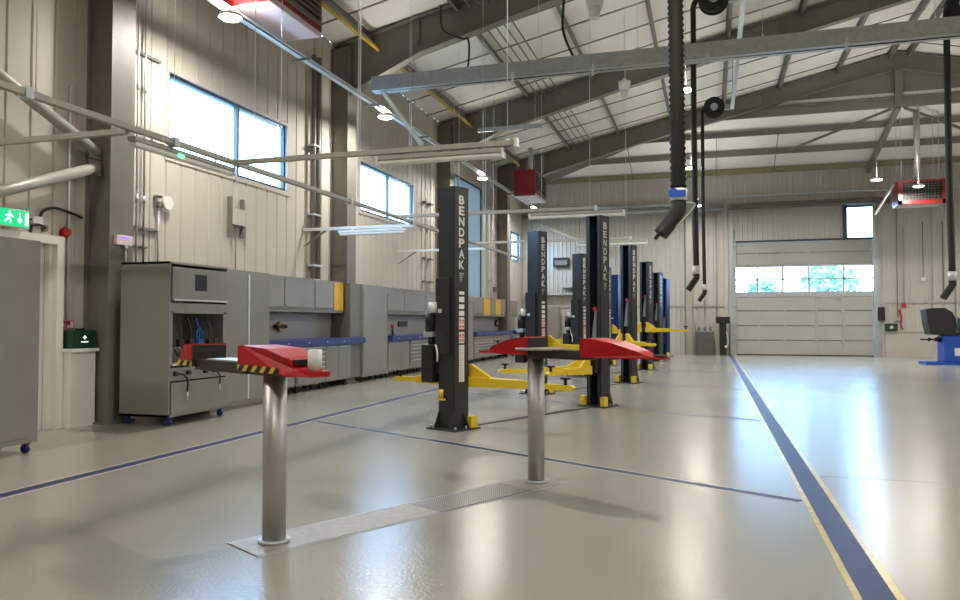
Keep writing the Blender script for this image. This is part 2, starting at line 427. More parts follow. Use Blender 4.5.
# ------------------------------------------------------------------ sectional door of the end wall
r = bpy.data.objects.new('door_2', None); C.objects.link(r); struct(r)
x0, x1, _, z1 = DW
px0, px1 = 4.22, 5.23
zb = [.02, .63, 1.24, 1.87, 2.46]
def panel(xa, xb, za, zb_):
    MB().box((xa + .015, YE + .02, za + .018), (xb - .015, YE + .07, zb_ - .018), .004).obj('door_panel', 'door', r)
for a, c in zip(zb, zb[1:]):
    panel(x0, px0, a, c); panel(px0, px1, a, c); panel(px1, x1, a, c)
panel(x0, x1, 3.79, 4.3); panel(x0, x1, 4.3, z1)
b = MB().box((x0, YE + .015, 2.46), (x1, YE + .07, 2.67)).box((x0, YE + .015, 3.71), (x1, YE + .07, 3.79)).box((x0, YE + .015, 3.16), (x1, YE + .07, 3.22))
cols = [x0, 1.93, 2.94, 3.95, 5.27, x1]
for x in cols: b.box((max(x - .04, x0), YE + .015, 2.67), (min(x + .04, x1), YE + .07, 3.71))
b.obj('glazing_frame', 'galv', r)
for a, c in zip(cols, cols[1:]):
    MB().box((a + .03, YE + .04, 2.67), (c - .03, YE + .05, 3.16)).obj('pane', 'glass', r)
    MB().box((a + .03, YE + .04, 3.22), (c - .03, YE + .05, 3.71)).obj('pane', 'glass', r)
b = MB()
for x in (px0, px1): b.box((x - .025, YE, .02), (x + .025, YE + .02, 2.46))
b.box((px0, YE, 2.44), (px1, YE + .02, 2.49))
for z in zb[1:4]:
    for x in (px0, px1): b.box((x - .06, YE - .02, z - .05), (x + .06, YE, z + .05))
b.obj('pass_door_frame', 'galv', r)
b = MB()
for x in (1.93, 2.94, 3.95): b.box((x - .04, YE, 4.26), (x + .04, YE + .02, 4.34))
for z in zb[1:4]: b.box((2.0 - .05, YE, z - .03), (2.0 + .05, YE + .02, z + .03)).box((3.0 - .05, YE, z - .03), (3.0 + .05, YE + .02, z + .03))
b.obj('hinge', 'galv', r)
MB().box((4.92, YE - .05, 2.34), (5.18, YE, 2.40)).obj('door_closer', 'galv', r)
MB().box((x0, YE + .07, 0), (x1, YE + .09, 2.67)).obj('door_skin', 'wallcab', r)
MB().box((x0, YE + .07, 3.71), (x1, YE + .09, z1)).obj('door_skin', 'wallcab', r)
MB().box((x0, YE - .01, 0), (x1, YE + .06, .03)).obj('door_seal', 'seal', r)
for x in (x0 - .02, x1 + .09):
    b = MB().box((x - .12, YE - .12, 0), (x + .02, YE - .01, 6.2)).box((x + .02, YE - .06, 0), (x + .13, YE - .01, 4.85))
    for z in (.5, 1.3, 2.1, 2.9, 3.7, 4.5, 5.3): b.box((x - .12, YE - .14, z), (x + .13, YE - .005, z + .05))
    b.obj('guide_rail', 'galv', r)
MB().box((x0 - .1, YE - .06, z1 - .02), (x1 + .1, YE, z1 + .05)).obj('door_head_trim', 'seal', r)
for x in (x0 + .25, 5.9): pass

# ------------------------------------------------------------------ floor markings (painted, 1.5 mm thick)
def stripe(p0, p1, w, m, z=.0015, name='floor_marking'):
    return struct(MB().bar((p0[0], p0[1], z / 2 + .0005), (p1[0], p1[1], z / 2 + .0005), w, z).obj(name, m))
stripe((-5.50, YB + .1), (-5.42, YE - .6), .20, 'palepaint', .001)
stripe((-5.50, YB + .1), (-5.42, YE - .6), .14, 'bluepaint', .002)
stripe((.80, YB + .1), (.825, YE - .4), .245, 'yelpaint', .001)
stripe((.80, YB + .1), (.825, YE - .4), .165, 'bluepaint', .002)
for k in range(4):
    a, c = (-5.34, 9.57 + k * 5.05), (.66, 6.42 + k * 5.05)
    stripe(a, c, .15, 'palepaint', .001); stripe(a, c, .10, 'bluepaint', .002)
stripe((.95, 7.50), (XR, 7.50), .012, 'joint', .001)
stripe((.95, 17.6), (XR, 17.6), .012, 'joint', .001)
stripe((6.2, 27.0), (9.5, 23.0), .03, 'joint', .001)

# ------------------------------------------------------------------ in-ground lift: floor plates and two pistons
ud = Vector((.883, -.469, 0)); vd = Vector((.469, .883, 0))
ARZ = math.atan2(-.469, .883)
p1 = Vector((-2.656, 4.24, 0)); p2 = Vector((-1.459, 6.47, 0)); Lp = (p2 - p1).length
t = thing('lift_floor_plate', 'long steel floor plate with chequered cover between the two red-armed pistons', 'floor plate', p1, ARZ)
MB().box((-.19, -.22, 0), (.19, .23, .008), .003).obj('end_plate', 'strip', t)
MB().box((-.19, Lp - .26, 0), (.19, Lp + .22, .008), .003).obj('end_plate', 'strip', t)
MB().box((-.185, .235, 0), (.185, 1.25, .006), .002).obj('cover_plate', 'strip', t)
MB().box((-.185, 1.255, 0), (.185, Lp - .265, .007), .002).obj('chequer_plate', 'checker', t, label='chequered part of the steel cover')
b = MB()
for x in (-.205, .193): b.box((x, -.23, 0), (x + .012, Lp + .23, .004))
b.obj('edge_frame', 'galv', t)

def head(t, u0, u1, z0, prof, hazard, nar=.62):
    # red arm head: u0 is its inner (tall) end, u1 its nose; prof = (share of the length, height)
    s = 1 if u1 > u0 else -1; L = abs(u1 - u0); w = .13
    X = lambda d: u0 + s * d * L
    b = MB().prism([(X(d), -w, z0 + z) for d, z in prof], (0, 2 * w, 0))
    for v in b.b.verts:   # the head narrows towards its nose
        d = (v.co.x - u0) / (u1 - u0)
        v.co.y *= 1 - .52 * min(max((d - nar) / .2, 0), 1)
    o = b.obj('arm_head', 'red', t)
    if hazard:
        MB().prism([(X(d), -w - .004, z0 + z) for d, z in ((.0, .0), (.66, 0), (.66, .040), (0, .040))], (0, .003, 0)).obj('hazard_strip', 'hazard', o)
        MB().prism([(X(.755), y, z0 + z) for y, z in ((-.085, .058), (.06, .058), (.06, .09), (-.085, .09))], (s * .045, 0, 0)).obj('slot', 'black', o)
    MB().box((min(X(0), X(0) - s * .012), -w + .004, z0 + .004), (max(X(0), X(0) - s * .012), w - .004, z0 + .150), .003).obj('end_block', 'black', o)
    return o
PA = [(0, 0), (.68, 0), (.72, -.010), (1, -.010), (1, .022), (.84, .028), (.79, .05), (.79, .086), (.72, .105), (.46, .150), (.06, .165), (0, .158)]
PB = [(0, 0), (1, 0), (1, .014), (.80, .03), (.72, .06), (.40, .125), (.10, .155), (0, .150)]
def piston(loc, label, z0):
    t = thing('lift_piston', label, 'vehicle lift', loc, ARZ)
    MB().cyl((0, 0, .008), (0, 0, z0 + .02), .074, seg=40).obj('piston_rod', 'piston', t)
    MB().cyl((0, 0, .008), (0, 0, .03), .098, seg=40).obj('collar', 'galv', t)
    return t
t = piston(p1, 'polished lift piston carrying long red-capped arm, beside the open hose cabinet', 1.07)
head(t, -.25, .52, 1.085, PA, True, .70)
head(t, -.93, -1.31, 1.085, [(0, 0), (1, 0), (1, .05), (.8, .10), (.35, .155), (0, .16)], True)
MB().box((-.95, -.10, 1.06), (-.22, .10, 1.135), .006).box((-.22, -.07, 1.06), (.2, .07, 1.085)).obj('arm_bar', 'post', t)
MB().box((-.76, -.1, 1.135), (-.28, .1, 1.145)).obj('slide_plate', 'galv', t)
MB().cyl((.455, 0, 1.107), (.455, 0, 1.235), .043, seg=28).obj('pad_adaptor', 'galvlight', t)
t = piston(p2, 'polished lift piston with spread red arms, standing before the black lift posts', 1.10)
head(t, .58, 1.29, 1.115, PB, False)
head(t, .02, -.64, 1.115, PB, False)
MB().box((-.02, -.11, 1.09), (.60, .11, 1.165), .006).obj('arm_bar', 'post', t)
MB().cyl((.16, -.12, 1.165), (.16, -.12, 1.18), .22, seg=32).obj('slide_plate', 'strip', t)
MB().cyl((1.24, 0, 1.13), (1.24, 0, 1.15), .055, seg=24).obj('lift_pad', 'rubber', t)

# ------------------------------------------------------------------ lettering
_gl = {}
def glyph(ch):
    if ch not in _gl:
        cu = bpy.data.curves.new('g', 'FONT'); cu.body = ch; cu.size = 1; cu.offset = .036; cu.fill_mode = 'FRONT'; cu.resolution_u = 3
        o = bpy.data.objects.new('g', cu); C.objects.link(o)
        bpy.context.view_layer.update()
        dg = bpy.context.evaluated_depsgraph_get()
        me = bpy.data.meshes.new_from_object(o.evaluated_get(dg))
        vs = [v.co.copy() for v in me.vertices]; fs = [tuple(p.vertices) for p in me.polygons]
        bpy.data.objects.remove(o); bpy.data.curves.remove(cu); bpy.data.meshes.remove(me)
        xs = [v.x for v in vs]; ys = [v.y for v in vs]
        _gl[ch] = (vs, fs, min(xs), max(xs), min(ys), max(ys))
    return _gl[ch]
def vertical_text(b, text, x, z_top, pitch, w, h):
    for i, ch in enumerate(text):
        vs, fs, xa, xb, ya, yb = glyph(ch); zb_ = z_top - i * pitch - h
        nv = [b.b.verts.new((x, ((v.x - xa) / (xb - xa) - .5) * w, zb_ + (v.y - ya) / (yb - ya) * h)) for v in vs]
        for f in fs:
            try: b.b.faces.new([nv[j] for j in f])
            except ValueError: pass

# ------------------------------------------------------------------ two-post lifts
dv = Vector((.409, .913, 0)); sv = Vector((.913, -.409, 0)); PRZ = math.atan2(-.409, .913)
def arm(t, root, tip, z, m='lyellow'):
    a = local(t, (*root, 0)); c = local(t, (*tip, 0)); d = (c - a); L = d.length; d = d.normalized(); n = Vector((-d.y, d.x, 0))
    b = MB()
    def q(u, v, zz): p = a + d * u + n * v; return (p.x, p.y, zz)
    # outer tube, tapered in height
    b.prism([q(0, -.085, z - .075), q(L * .62, -.055, z - .06), q(L * .62, -.055, z + .035), q(L * .2, -.075, z + .05), q(0, -.085, z + .06)], n * .15)
    # upright gusset at the root
    b.prism([q(0, -.03, z + .06), q(L * .24, -.03, z + .05), q(.05, -.03, z + .22), q(0, -.03, z + .22)], n * .06)
    o = b.obj('swing_arm', m, t)
    e = MB().prism([q(L * .5, -.035, z - .045), q(L, -.04, z - .055), q(L + .04, -.04, z - .02), q(L, -.04, z + .01), q(L * .5, -.035, z + .015)], n * .075)
    e.obj('arm_extension', m, o)
    g = MB().cyl(q(L * .94, 0, z), q(L * .94, 0, z + .08), .022).cyl(q(L * .94, 0, z + .08), q(L * .94, 0, z + .105), .065, seg=20)
    g.obj('lift_pad', 'rubber', o)
    return o
def lift_post(loc, inw, label, arms, power=False, text=True, navy=False, z_arm=.62, stickers=False):
    H_, W, D = 3.16, .28, .27; m = 'navy' if navy else 'post'
    t = thing('lift_post', label, 'vehicle lift', loc, PRZ, None)
    b = MB(); th = .014
    yb = -inw * D / 2; yi = inw * D / 2
    b.box((-W / 2, min(yb, yb + inw * th), .02), (W / 2, max(yb, yb + inw * th), H_))
    for s in (1, -1):
        b.box((min(s * W / 2, s * (W / 2 - th)), -D / 2, .02), (max(s * W / 2, s * (W / 2 - th)), D / 2, H_))
        b.box((min(s * W / 2, s * (W / 2 - .065)), min(yi, yi - inw * th), .02), (max(s * W / 2, s * (W / 2 - .065)), max(yi, yi - inw * th), H_))
    b.box((-W / 2, -D / 2, H_), (W / 2, D / 2, H_ + .012))
    b.obj('column', m, t)
    # outer cover on the back
    if inw > 0:
        MB().box((-W / 2 - .03, yb - .035, .98), (.07, yb, 1.98), .006).obj('back_cover', m, t)
        MB().box((-W / 2 + .015, yb - .037, 1.52), (-W / 2 + .085, yb - .034, 1.57)).obj('serial_plate', 'sticker', t)
    # base plate, gussets, bolts
    bp = MB().box((-.26, -.25, 0), (.26, .25, .02), .004).obj('base_plate', m, t)
    for s in (1, -1):
        MB().prism([(s * W / 2, yb, .02), (s * W / 2, yb - inw * .1, .02), (s * W / 2, yb, .24)], (s * -.012, 0, 0)).obj('gusset', m, t)
        MB().prism([(s * W / 2, .04, .02), (s * (W / 2 + .1), .04, .02), (s * W / 2, .04, .22)], (0, .012, 0)).obj('gusset', m, t)
    for x in (-.22, .22):
        for y in (-.2, .0, .2): MB().cyl((x, y, .02), (x, y, .055), .014, seg=8).obj('anchor_bolt', 'galv', bp)
    MB().box((.16, yi - .05 if inw > 0 else yi - .07, .02), (.24, yi + .07 if inw > 0 else yi + .05, .17), .004).obj('toe_guard', 'lyellow', t)
    if inw < 0: MB().box((-.24, yi - .07, .02), (-.16, yi + .05, .17), .004).obj('toe_guard', 'lyellow', t)
    # carriage in the channel
    cz = z_arm
    y0, y1 = (yi - .06, yi + .10) if inw > 0 else (yi - .10, yi + .06)
    MB().box((-.1, min(y0, y1), cz - .1), (.1, max(y0, y1), cz + .16), .008).box((-.07, -.08, cz - .1), (.07, .1, cz + .75)).obj('carriage', 'black', t)
    if inw < 0:
        MB().prism([(-.05, yi - .01, cz + .35), (.055, yi - .03, cz + .35), (.065, yi - .02, cz + .95), (.02, yi - .0, cz + .95)], (0, .03, 0)).obj('lock_cover', 'cabdark', t)
        MB().box((.0, yi - .025, cz + .93), (.06, yi, cz + .99)).obj('lock_knob', 'fire', t)
    for rt, tp, zz in arms: arm(t, rt, tp, zz)
    if text:
        b = MB(); vertical_text(b, 'BENDPAK', W / 2 + .003, 3.06, .142, .106, .118)
        b.obj('lettering', 'letter', t)
        b = MB()
        for i in range(5): b.box((W / 2, -.045 + .004 * i, 2.03 - i * .026), (W / 2 + .002, .045 - .012 * i, 2.045 - i * .026))
        b.obj('emblem', 'cabin', t)
    if stickers:
        s = MB()
        for za, zb_ in ((1.76, 1.80), (1.66, 1.73), (1.57, 1.63), (1.48, 1.545), (.62, 1.10)):
            s.box((W / 2, -.048, za), (W / 2 + .003, .052, zb_))
        s.obj('warning_label', 'sticker', t)
        s = MB()
        for za, zb_ in ((1.30, 1.46), (1.125, 1.27)): s.box((W / 2, -.048, za), (W / 2 + .003, .052, zb_))
        l = s.obj('warning_label', 'sticker', t, label='red and white warning label')
        s = MB()
        for zc in (1.42, 1.34, 1.23, 1.16):
            for y in (-.024, .026):
                s.cyl((W / 2 + .003, y, zc), (W / 2 + .0045, y, zc), .019, seg=14)
        for zc in (1.38, 1.30, 1.195): s.box((W / 2 + .003, -.044, zc), (W / 2 + .0045, .048, zc + .012))
        s.obj('symbol', 'stickerred', l)
        s = MB()
        for i in range(22): s.box((W / 2 + .003, -.04, .64 + i * .021), (W / 2 + .004, .02 + .022 * random.random(), .647 + i * .021))
        s.obj('print', 'cabin', t)
    if power:
        q = -W / 2
        p = MB().box((q - .27, -.2, .60), (q - .06, .02, 1.10), .012).obj('power_unit', 'black', t)
        MB().box((q - .08, -.12, .7), (q, .0, 1.0)).obj('mount', 'post', p)
        MB().cyl((q - .16, -.1, 1.10), (q - .16, -.1, 1.24), .05).obj('pump', 'black', p)
        MB().cyl((q - .17, -.1, 1.27), (q - .17, -.1, 1.56), .085, seg=20).obj('motor', 'black', p)
        MB().box((q - .25, -.18, 1.2), (q - .08, -.02, 1.27), .01).obj('valve_block', 'galv', p)
        MB().cyl((q - .05, -.2, 1.52), (q - .05, -.2, 1.66), .055, seg=16).obj('oil_canister', 'galvlight', p)
        MB().tube(smooth([(q - .02, yb - .04, 1.1), (q + .03, yb - .06, 1.0), (q + .02, yb - .05, .88)]), .012).obj('release_lever', 'sticker', p)
        MB().box((-W / 2, yb - .05, .38), (-W / 2 + .13, yb, .40)).cyl((-W / 2 + .07, yb - .025, .4), (-W / 2 + .07, yb - .025, .52), .028).obj('pad_holder', 'lyellow', t)
    return t
def lp(k): return (-3.235, 9.43 + k * 5.06, 0)
def rp(k): return (-1.79, 12.66 + k * 5.03, 0)
def ar(c, inw, vecs):
    out = []
    for (dx, dy, z) in vecs:
        rx, ry = c[0] + dv.x * inw * .2, c[1] + dv.y * inw * .2
        n = math.hypot(dx, dy); rx += dx / n * .08; ry += dy / n * .08
        out.append(((rx, ry), (c[0] + dx, c[1] + dy), z))
    return out
c = lp(0); lift_post(c, 1, 'black lift post with the power unit and long white label, tallest in view', ar(c, 1, [(1.63, -.32, .62), (-1.04, .55, .62)]), True, stickers=True, z_arm=.66)
c = lp(1); lift_post(c, 1, 'second black lettered post with power unit, seen above the red piston arm', ar(c, 1, [(1.3, -.1, .92), (-1.0, .5, .92)]), True, stickers=True, z_arm=.95)
c = lp(2); lift_post(c, 1, 'third black lettered post with power unit, small, before the end wall', ar(c, 1, [(1.3, -.1, .92), (-1.0, .5, .92)]), True, stickers=True, z_arm=.95)
c = lp(3); lift_post(c, 1, 'black lift post mostly hidden behind the big open-channel post', ar(c, 1, [(1.2, -.1, 1.1), (-1.0, .5, 1.1)]), True, stickers=True, z_arm=1.1)
c = rp(0); lift_post(c, -1, 'big open-channel black post without power unit, two yellow toe guards at its foot', ar(c, -1, [(-1.5, -.74, .62), (-.6, -1.21, .62)]), z_arm=.66)
c = rp(1); lift_post(c, -1, 'second open-channel black post, yellow arms at waist height', ar(c, -1, [(.62, -.75, .92), (-.75, -.62, .92)]), z_arm=.95)
c = rp(2); lift_post(c, -1, 'third open-channel black post, its yellow arm reaching towards the roller door', ar(c, -1, [(1.2, -.3, 1.18), (-.8, -.6, 1.18)]), z_arm=1.2)
c = rp(3); lift_post(c, -1, 'fourth open-channel black post, beside the navy one', ar(c, -1, [(-.8, -.6, 1.1), (-1.1, .1, 1.1)]), z_arm=1.1)
c = (-1.75, 31.7, 0); lift_post(c, -1, 'navy blue lift post, last of its row before the end wall column', [], text=False, navy=True)
c = (-3.35, 28.6, 0); lift_post(c, 1, 'navy blue lift post seen between black posts, its foot hidden', [], text=False, navy=True)
for k, lab in enumerate(('dark flat cable cover on the floor between the two largest black posts', 'dark flat cable cover on the floor between the second pair of posts', 'dark flat cable cover on the floor between the third pair of posts')):
    a = Vector(lp(k)) + dv * .28; c = Vector(rp(k)) - dv * .28
    tag(MB().bar(a + Vector((0, 0, .008)), c + Vector((0, 0, .008)), .09, .014).obj('cable_cover', 'joint'), lab, 'cable cover')

# ------------------------------------------------------------------ cabinets along the wall
def castor(b, x, y, h=.12):
    b.box((x - .035, y - .03, h - .02), (x + .035, y + .03, h)).box((x - .012, y - .028, .05), (x + .012, y - .02, h - .02)).box((x - .012, y + .02, .05), (x + .012, y + .028, h - .02)).cyl((x, y - .02, .045), (x, y + .02, .045), .045, seg=16)
def handle(y0, y1, x, z, parent, m='alu'):
    MB().box((x, y0, z - .012), (x + .022, y1, z + .012), .004).obj('handle', m, parent)

# open hose / oil cabinet
t = thing('hose_cabinet', 'grey wheeled cabinet with open niche of dispensing guns and small black window', 'cabinet', (-7.35, 9.13, 0))
x0, x1, y0, y1, zb_, zt = -.40, .40, -.64, .64, .12, 2.22
b = MB().box((x0, y0, zb_), (x1, y0 + .03, zt)).box((x0, y1 - .03, zb_), (x1, y1, zt)).box((x0, y0, zt - .03), (x1, y1, zt)).box((x0, y0, zb_), (x1, y1, zb_ + .03)).box((x0, y0 + .03, zb_ + .03), (x0 + .02, y1 - .03, zt - .03))
b.box((x0 + .02, y0 + .03, .78), (x1, y1 - .03, .81)).box((x1 - .02, y0 + .03, 1.52), (x1, y1 - .03, 1.66)).box((x1 - .02, y0 + .03, .78), (x1, y0 + .07, 1.55)).box((x1 - .02, y1 - .1, .78), (x1, y1 - .03, 1.55)).box((x1 - .02, y0 + .03, .60), (x1, y1 - .03, .80)).box((x0 + .02, y0 + .03, 1.52), (x1 - .02, y1 - .03, 1.55))
b.obj('body', 'cab', t)
MB().box((x0 + .02, y0 + .03, .81), (x0 + .03, y1 - .03, 1.52)).obj('niche_back', 'cabin', t)
d = MB().box((x1, y0 + .04, 1.70), (x1 + .018, y1 - .04, 2.15), .004).obj('flap_door', 'cab', t)
handle(y0 + .06, y1 - .06, x1 + .018, 1.70, d)
MB().box((x1 + .018, -.14, 1.84), (x1 + .024, .12, 2.07), .002).obj('window', 'black', d)
d = MB().box((x1, y0 + .04, .15), (x1 + .018, y1 - .04, .58), .004).obj('lower_door', 'cab', t)
for y in (-.52, -.26, .1, .3): MB().cyl((x1, y, .70), (x1 + .05, y, .70), .03, seg=14).obj('hose_outlet', 'black', t)
MB().tube(smooth([(x1 + .05, -.52, .70), (x1 + .09, -.45, .68), (x1 + .1, -.38, .6), (x1 + .09, -.37, .45)]), .013).obj('dispensing_hose', 'black', t)
MB().cyl((x1 + .09, -.37, .45), (x1 + .09, -.37, .33), .016).obj('hose_nozzle', 'chrome', t)
MB().tube(smooth([(x1 + .05, .3, .70), (x1 + .08, .36, .62), (x1 + .08, .36, .5)]), .012).obj('dispensing_hose', 'black', t)
MB().cyl((x1 + .08, .36, .5), (x1 + .08, .36, .38), .016).obj('hose_nozzle', 'chrome', t)
MB().box((x1 - .25, y0 + .07, .81), (x1 + .03, y1 - .35, .835)).obj('drip_tray', 'white', t)
for i, (y, m_) in enumerate(((-.5, 'black'), (-.34, 'black'), (-.12, 'black'), (.06, 'castor'), (.3, 'black'), (.42, 'black'))):
    g = MB().tube(smooth([(x1 - .12, y, 1.46), (x1 - .08, y + .02, 1.3), (x1 - .06, y, 1.12)]), .014)
    g.box((x1 - .1, y - .05, 1.06), (x1 - .03, y + .05, 1.16), .01).tube([(x1 - .06, y, 1.1), (x1 - .03, y + .04, .98), (x1 - .02, y + .07, .92)], .012)
    if m_ == 'castor': g.box((x1 - .12, y - .07, 1.02), (x1 - .02, y + .07, 1.1), .01).tube([(x1 - .06, y - .06, 1.1), (x1 - .05, y - .07, 1.26), (x1 - .06, y, 1.32), (x1 - .06, y + .07, 1.24), (x1 - .06, y + .06, 1.1)], .018)
    g.obj('dispensing_gun', 'bluebright' if m_ == 'castor' else m_, t, label='blue dispensing gun' if m_ == 'castor' else None)
MB().box((x1 - .2, y0 + .1, 1.02), (x1 - .17, -.02, 1.06)).obj('gun_rail', 'chrome', t)
for x in (x0 + .07, x1 - .06):
    for y in (y0 + .08, y1 - .08):
        b = MB(); castor(b, x, y); b.obj('castor', 'castor', t)

# tall locker beside it
t = thing('tall_locker', 'tall grey two-door locker next to the open hose cabinet', 'cabinet', (-7.78, 10.66, 0))
MB().box((-.50, -.82, .06), (.50, .76, 2.24), .004).box((-.46, -.78, 0), (.46, .72, .06)).obj('body', 'cab', t)
for ya, yc in ((-.79, .14), (.17, .73)):
    d = MB().box((.50, ya, .12), (.518, yc, 2.2), .003).obj('door', 'cab', t)
MB().box((.518, .10, .14), (.53, .145, 2.18), .002).obj('handle', 'alu', d)

# drawer / cupboard units, worktops, wall cabinets
def base_unit(name, y0, y1, label, drawers=0, doors=1, castors=False, xf=-7.73):
    t = thing(name, label, 'cabinet', ((XW + .04 + xf) / 2, (y0 + y1) / 2, 0)); w = (y1 - y0) / 2; d = (xf - XW - .04) / 2 - .02; zb = .14
    MB().box((-d, -w + .005, zb), (d, w - .005, .915), .003).obj('body', 'cab', t)
    if castors:
        for x in (-d + .08, d - .08):
            for y in (-w + .1, w - .1):
                b = MB(); castor(b, x, y, .14); b.obj('castor', 'black', t)
    else:
        for x in (-d + .1, d - .1):
            for y in (-w + .12, w - .12): MB().cyl((x, y, 0), (x, y, zb), .022, seg=12).obj('foot', 'black', t)
    if drawers:
        h = (.9 - zb - .03) / (drawers + 1.2); z = .90
        for i in range(drawers):
            hh = h * (1 if i < drawers - 1 else 2.2)
            q = MB().box((d, -w + .03, z - hh + .006), (d + .016, w - .03, z - .006), .003).obj('drawer', 'cab', t)
            MB().box((d + .016, -w + .06, z - .035), (d + .036, w - .06, z - .012), .003).obj('handle', 'alu', q); z -= hh
    else:
        n = doors; ww = (2 * w - .04) / n
        for i in range(n):
            q = MB().box((d, -w + .02 + i * ww + .004, zb + .03), (d + .016, -w + .02 + (i + 1) * ww - .004, .89), .003).obj('door', 'cab', t)
            yy = -w + .02 + (i + 1) * ww - .04
            MB().box((d + .016, -w + .02 + i * ww + .05, .86), (d + .03, yy, .878), .002).obj('handle', 'alu', q)
    return t
def worktop(y0, y1, label, ext=0):
    t = thing('worktop', label, 'worktop', (-7.96, (y0 + y1) / 2, 0)); w = (y1 - y0) / 2
    b = MB().box((-.32, -w, .918), (.34, w, 1.05), .006)
    if ext: b.box((.20, w - .02, .918), (.34, w + ext, 1.05), .006)
    b.obj('top_board', 'blue', t)
    b = MB(); n = int(2 * w / .75)
    for i in range(n): b.cyl((.34, -w + .4 + i * .75, .985), (.348, -w + .4 + i * .75, .985), .018, seg=10)
    b.obj('cap', 'alu', t)
    MB().box((-.32, -w, 1.05), (-.29, w, 1.58), .002).obj('back_panel', 'wallcab', t)
    return t
def wall_unit(y0, y1, label, yellow=False, xf=-7.95):
    t = thing('wall_cabinet', label, 'cabinet', ((XW + .01 + xf) / 2, (y0 + y1) / 2, 1.6)); w = (y1 - y0) / 2; d = (xf - XW - .01) / 2
    MB().box((-d, -w, 0), (d, w, .70), .003).obj('body', 'cab', t)
    q = MB().box((d, -w + .015, .06), (d + .018, w - .015, .67), .004).obj('door', 'yellow' if yellow else 'cab', t, label='yellow door' if yellow else None)
    if not yellow: MB().box((d + .018, -w + .06, .085), (d + .034, w - .06, .115), .003).obj('handle', 'cabdark', q)
    return t
def tall_unit(y0, y1, label, xf=-7.73, doors=1):
    t = thing('tall_cabinet', label, 'cabinet', ((XW + .03 + xf) / 2, (y0 + y1) / 2, 0)); w = (y1 - y0) / 2; d = (xf - XW - .03) / 2
    MB().box((-d, -w, .12), (d, w, 2.28), .004).obj('body', 'cab', t)
    for x in (-d + .1, d - .1):
        for y in (-w + .12, w - .12): MB().cyl((x, y, 0), (x, y, .12), .022, seg=12).obj('foot', 'black', t)
    ww = (2 * w - .06) / doors
    for i in range(doors):
        q = MB().box((d, -w + .03 + i * ww + .003, .20), (d + .018, -w + .03 + (i + 1) * ww - .003, 2.16), .004).obj('door', 'cab', t)
        MB().box((d + .018, -w + .03 + (i + 1) * ww - .05, .22), (d + .03, -w + .03 + (i + 1) * ww - .035, 2.1), .002).obj('handle', 'cabdark', q)
    return t
base_unit('base_cabinet', 11.5, 13.05, 'grey double base cupboard under blue worktop, next to the tall locker', doors=2)
base_unit('drawer_cabinet', 13.07, 14.22, 'grey wheeled drawer unit with pale handles under the blue worktop', drawers=6, castors=True, xf=-7.70)
base_unit('base_cabinet', 14.24, 15.44, 'grey double base cupboard beside the wheeled drawer unit', doors=2)
worktop(11.48, 15.46, 'navy blue worktop below the wall cabinet with a yellow door', .5)
wall_unit(11.5, 12.97, 'grey wall cabinet, first of the row beside the tall locker')
wall_unit(12.98, 14.15, 'wide grey wall cabinet, second of the row over the blue worktop')
wall_unit(14.16, 14.98, 'narrow grey wall cabinet beside the yellow-doored one')
wall_unit(14.99, 15.45, 'wall cabinet with plain yellow door above the first worktop', True)
t = tall_unit(16.0, 17.46, 'tall grey cabinet with bright top edge, standing between two worktops')
q = local(t, (0, 0, 0)); MB().box((-7.86 + q.x, 15.46 + q.y, .14), (-7.77 + q.x, 16.0 + q.y, 2.28), .003).obj('side_panel', 'cabdark', t)
base_unit('base_cabinet', 17.5, 18.9, 'grey base cupboard beside the tall cabinet, behind a yellow arm tip', doors=1)
base_unit('drawer_cabinet', 18.92, 20.3, 'grey drawer unit behind the lift power unit', drawers=6)
base_unit('base_cabinet', 20.32, 22.4, 'grey base cupboard hidden behind the largest lift post', doors=2)
worktop(17.5, 22.4, 'navy blue worktop behind the largest lift post')
wall_unit(17.5, 19.0, 'grey wall cabinet just past the tall cabinet')
wall_unit(19.01, 20.6, 'grey wall cabinet above the second drawer unit')
wall_unit(20.61, 22.4, 'grey wall cabinet behind the power unit of the largest post')
tall_unit(23.2, 24.6, 'tall grey cabinet behind the largest lift post')
base_unit('drawer_cabinet', 24.7, 27.1, 'grey drawer unit seen between the first two lettered posts', drawers=6)
base_unit('base_cabinet', 27.12, 29.6, 'grey base cupboard below the second yellow cabinet door, far along the wall', doors=2)
base_unit('base_cabinet', 30.2, 32.4, 'grey base cupboard last along the wall', doors=2)
worktop(24.7, 29.62, 'navy blue worktop far along the wall, below two yellow doors')
worktop(30.2, 32.4, 'navy blue worktop last along the wall, past the final column')
wall_unit(24.7, 26.55, 'grey wall cabinet before the pair of yellow doors')
wall_unit(26.56, 27.4, 'far wall cabinet with yellow door, first of two', True)
wall_unit(27.41, 28.15, 'grey wall cabinet between two yellow-doored ones')
wall_unit(28.16, 28.9, 'far wall cabinet with yellow door, second of two', True)
wall_unit(28.91, 29.62, 'grey wall cabinet after the two yellow doors')
wall_unit(30.2, 31.6, 'grey wall cabinet last along the wall, past the final column')
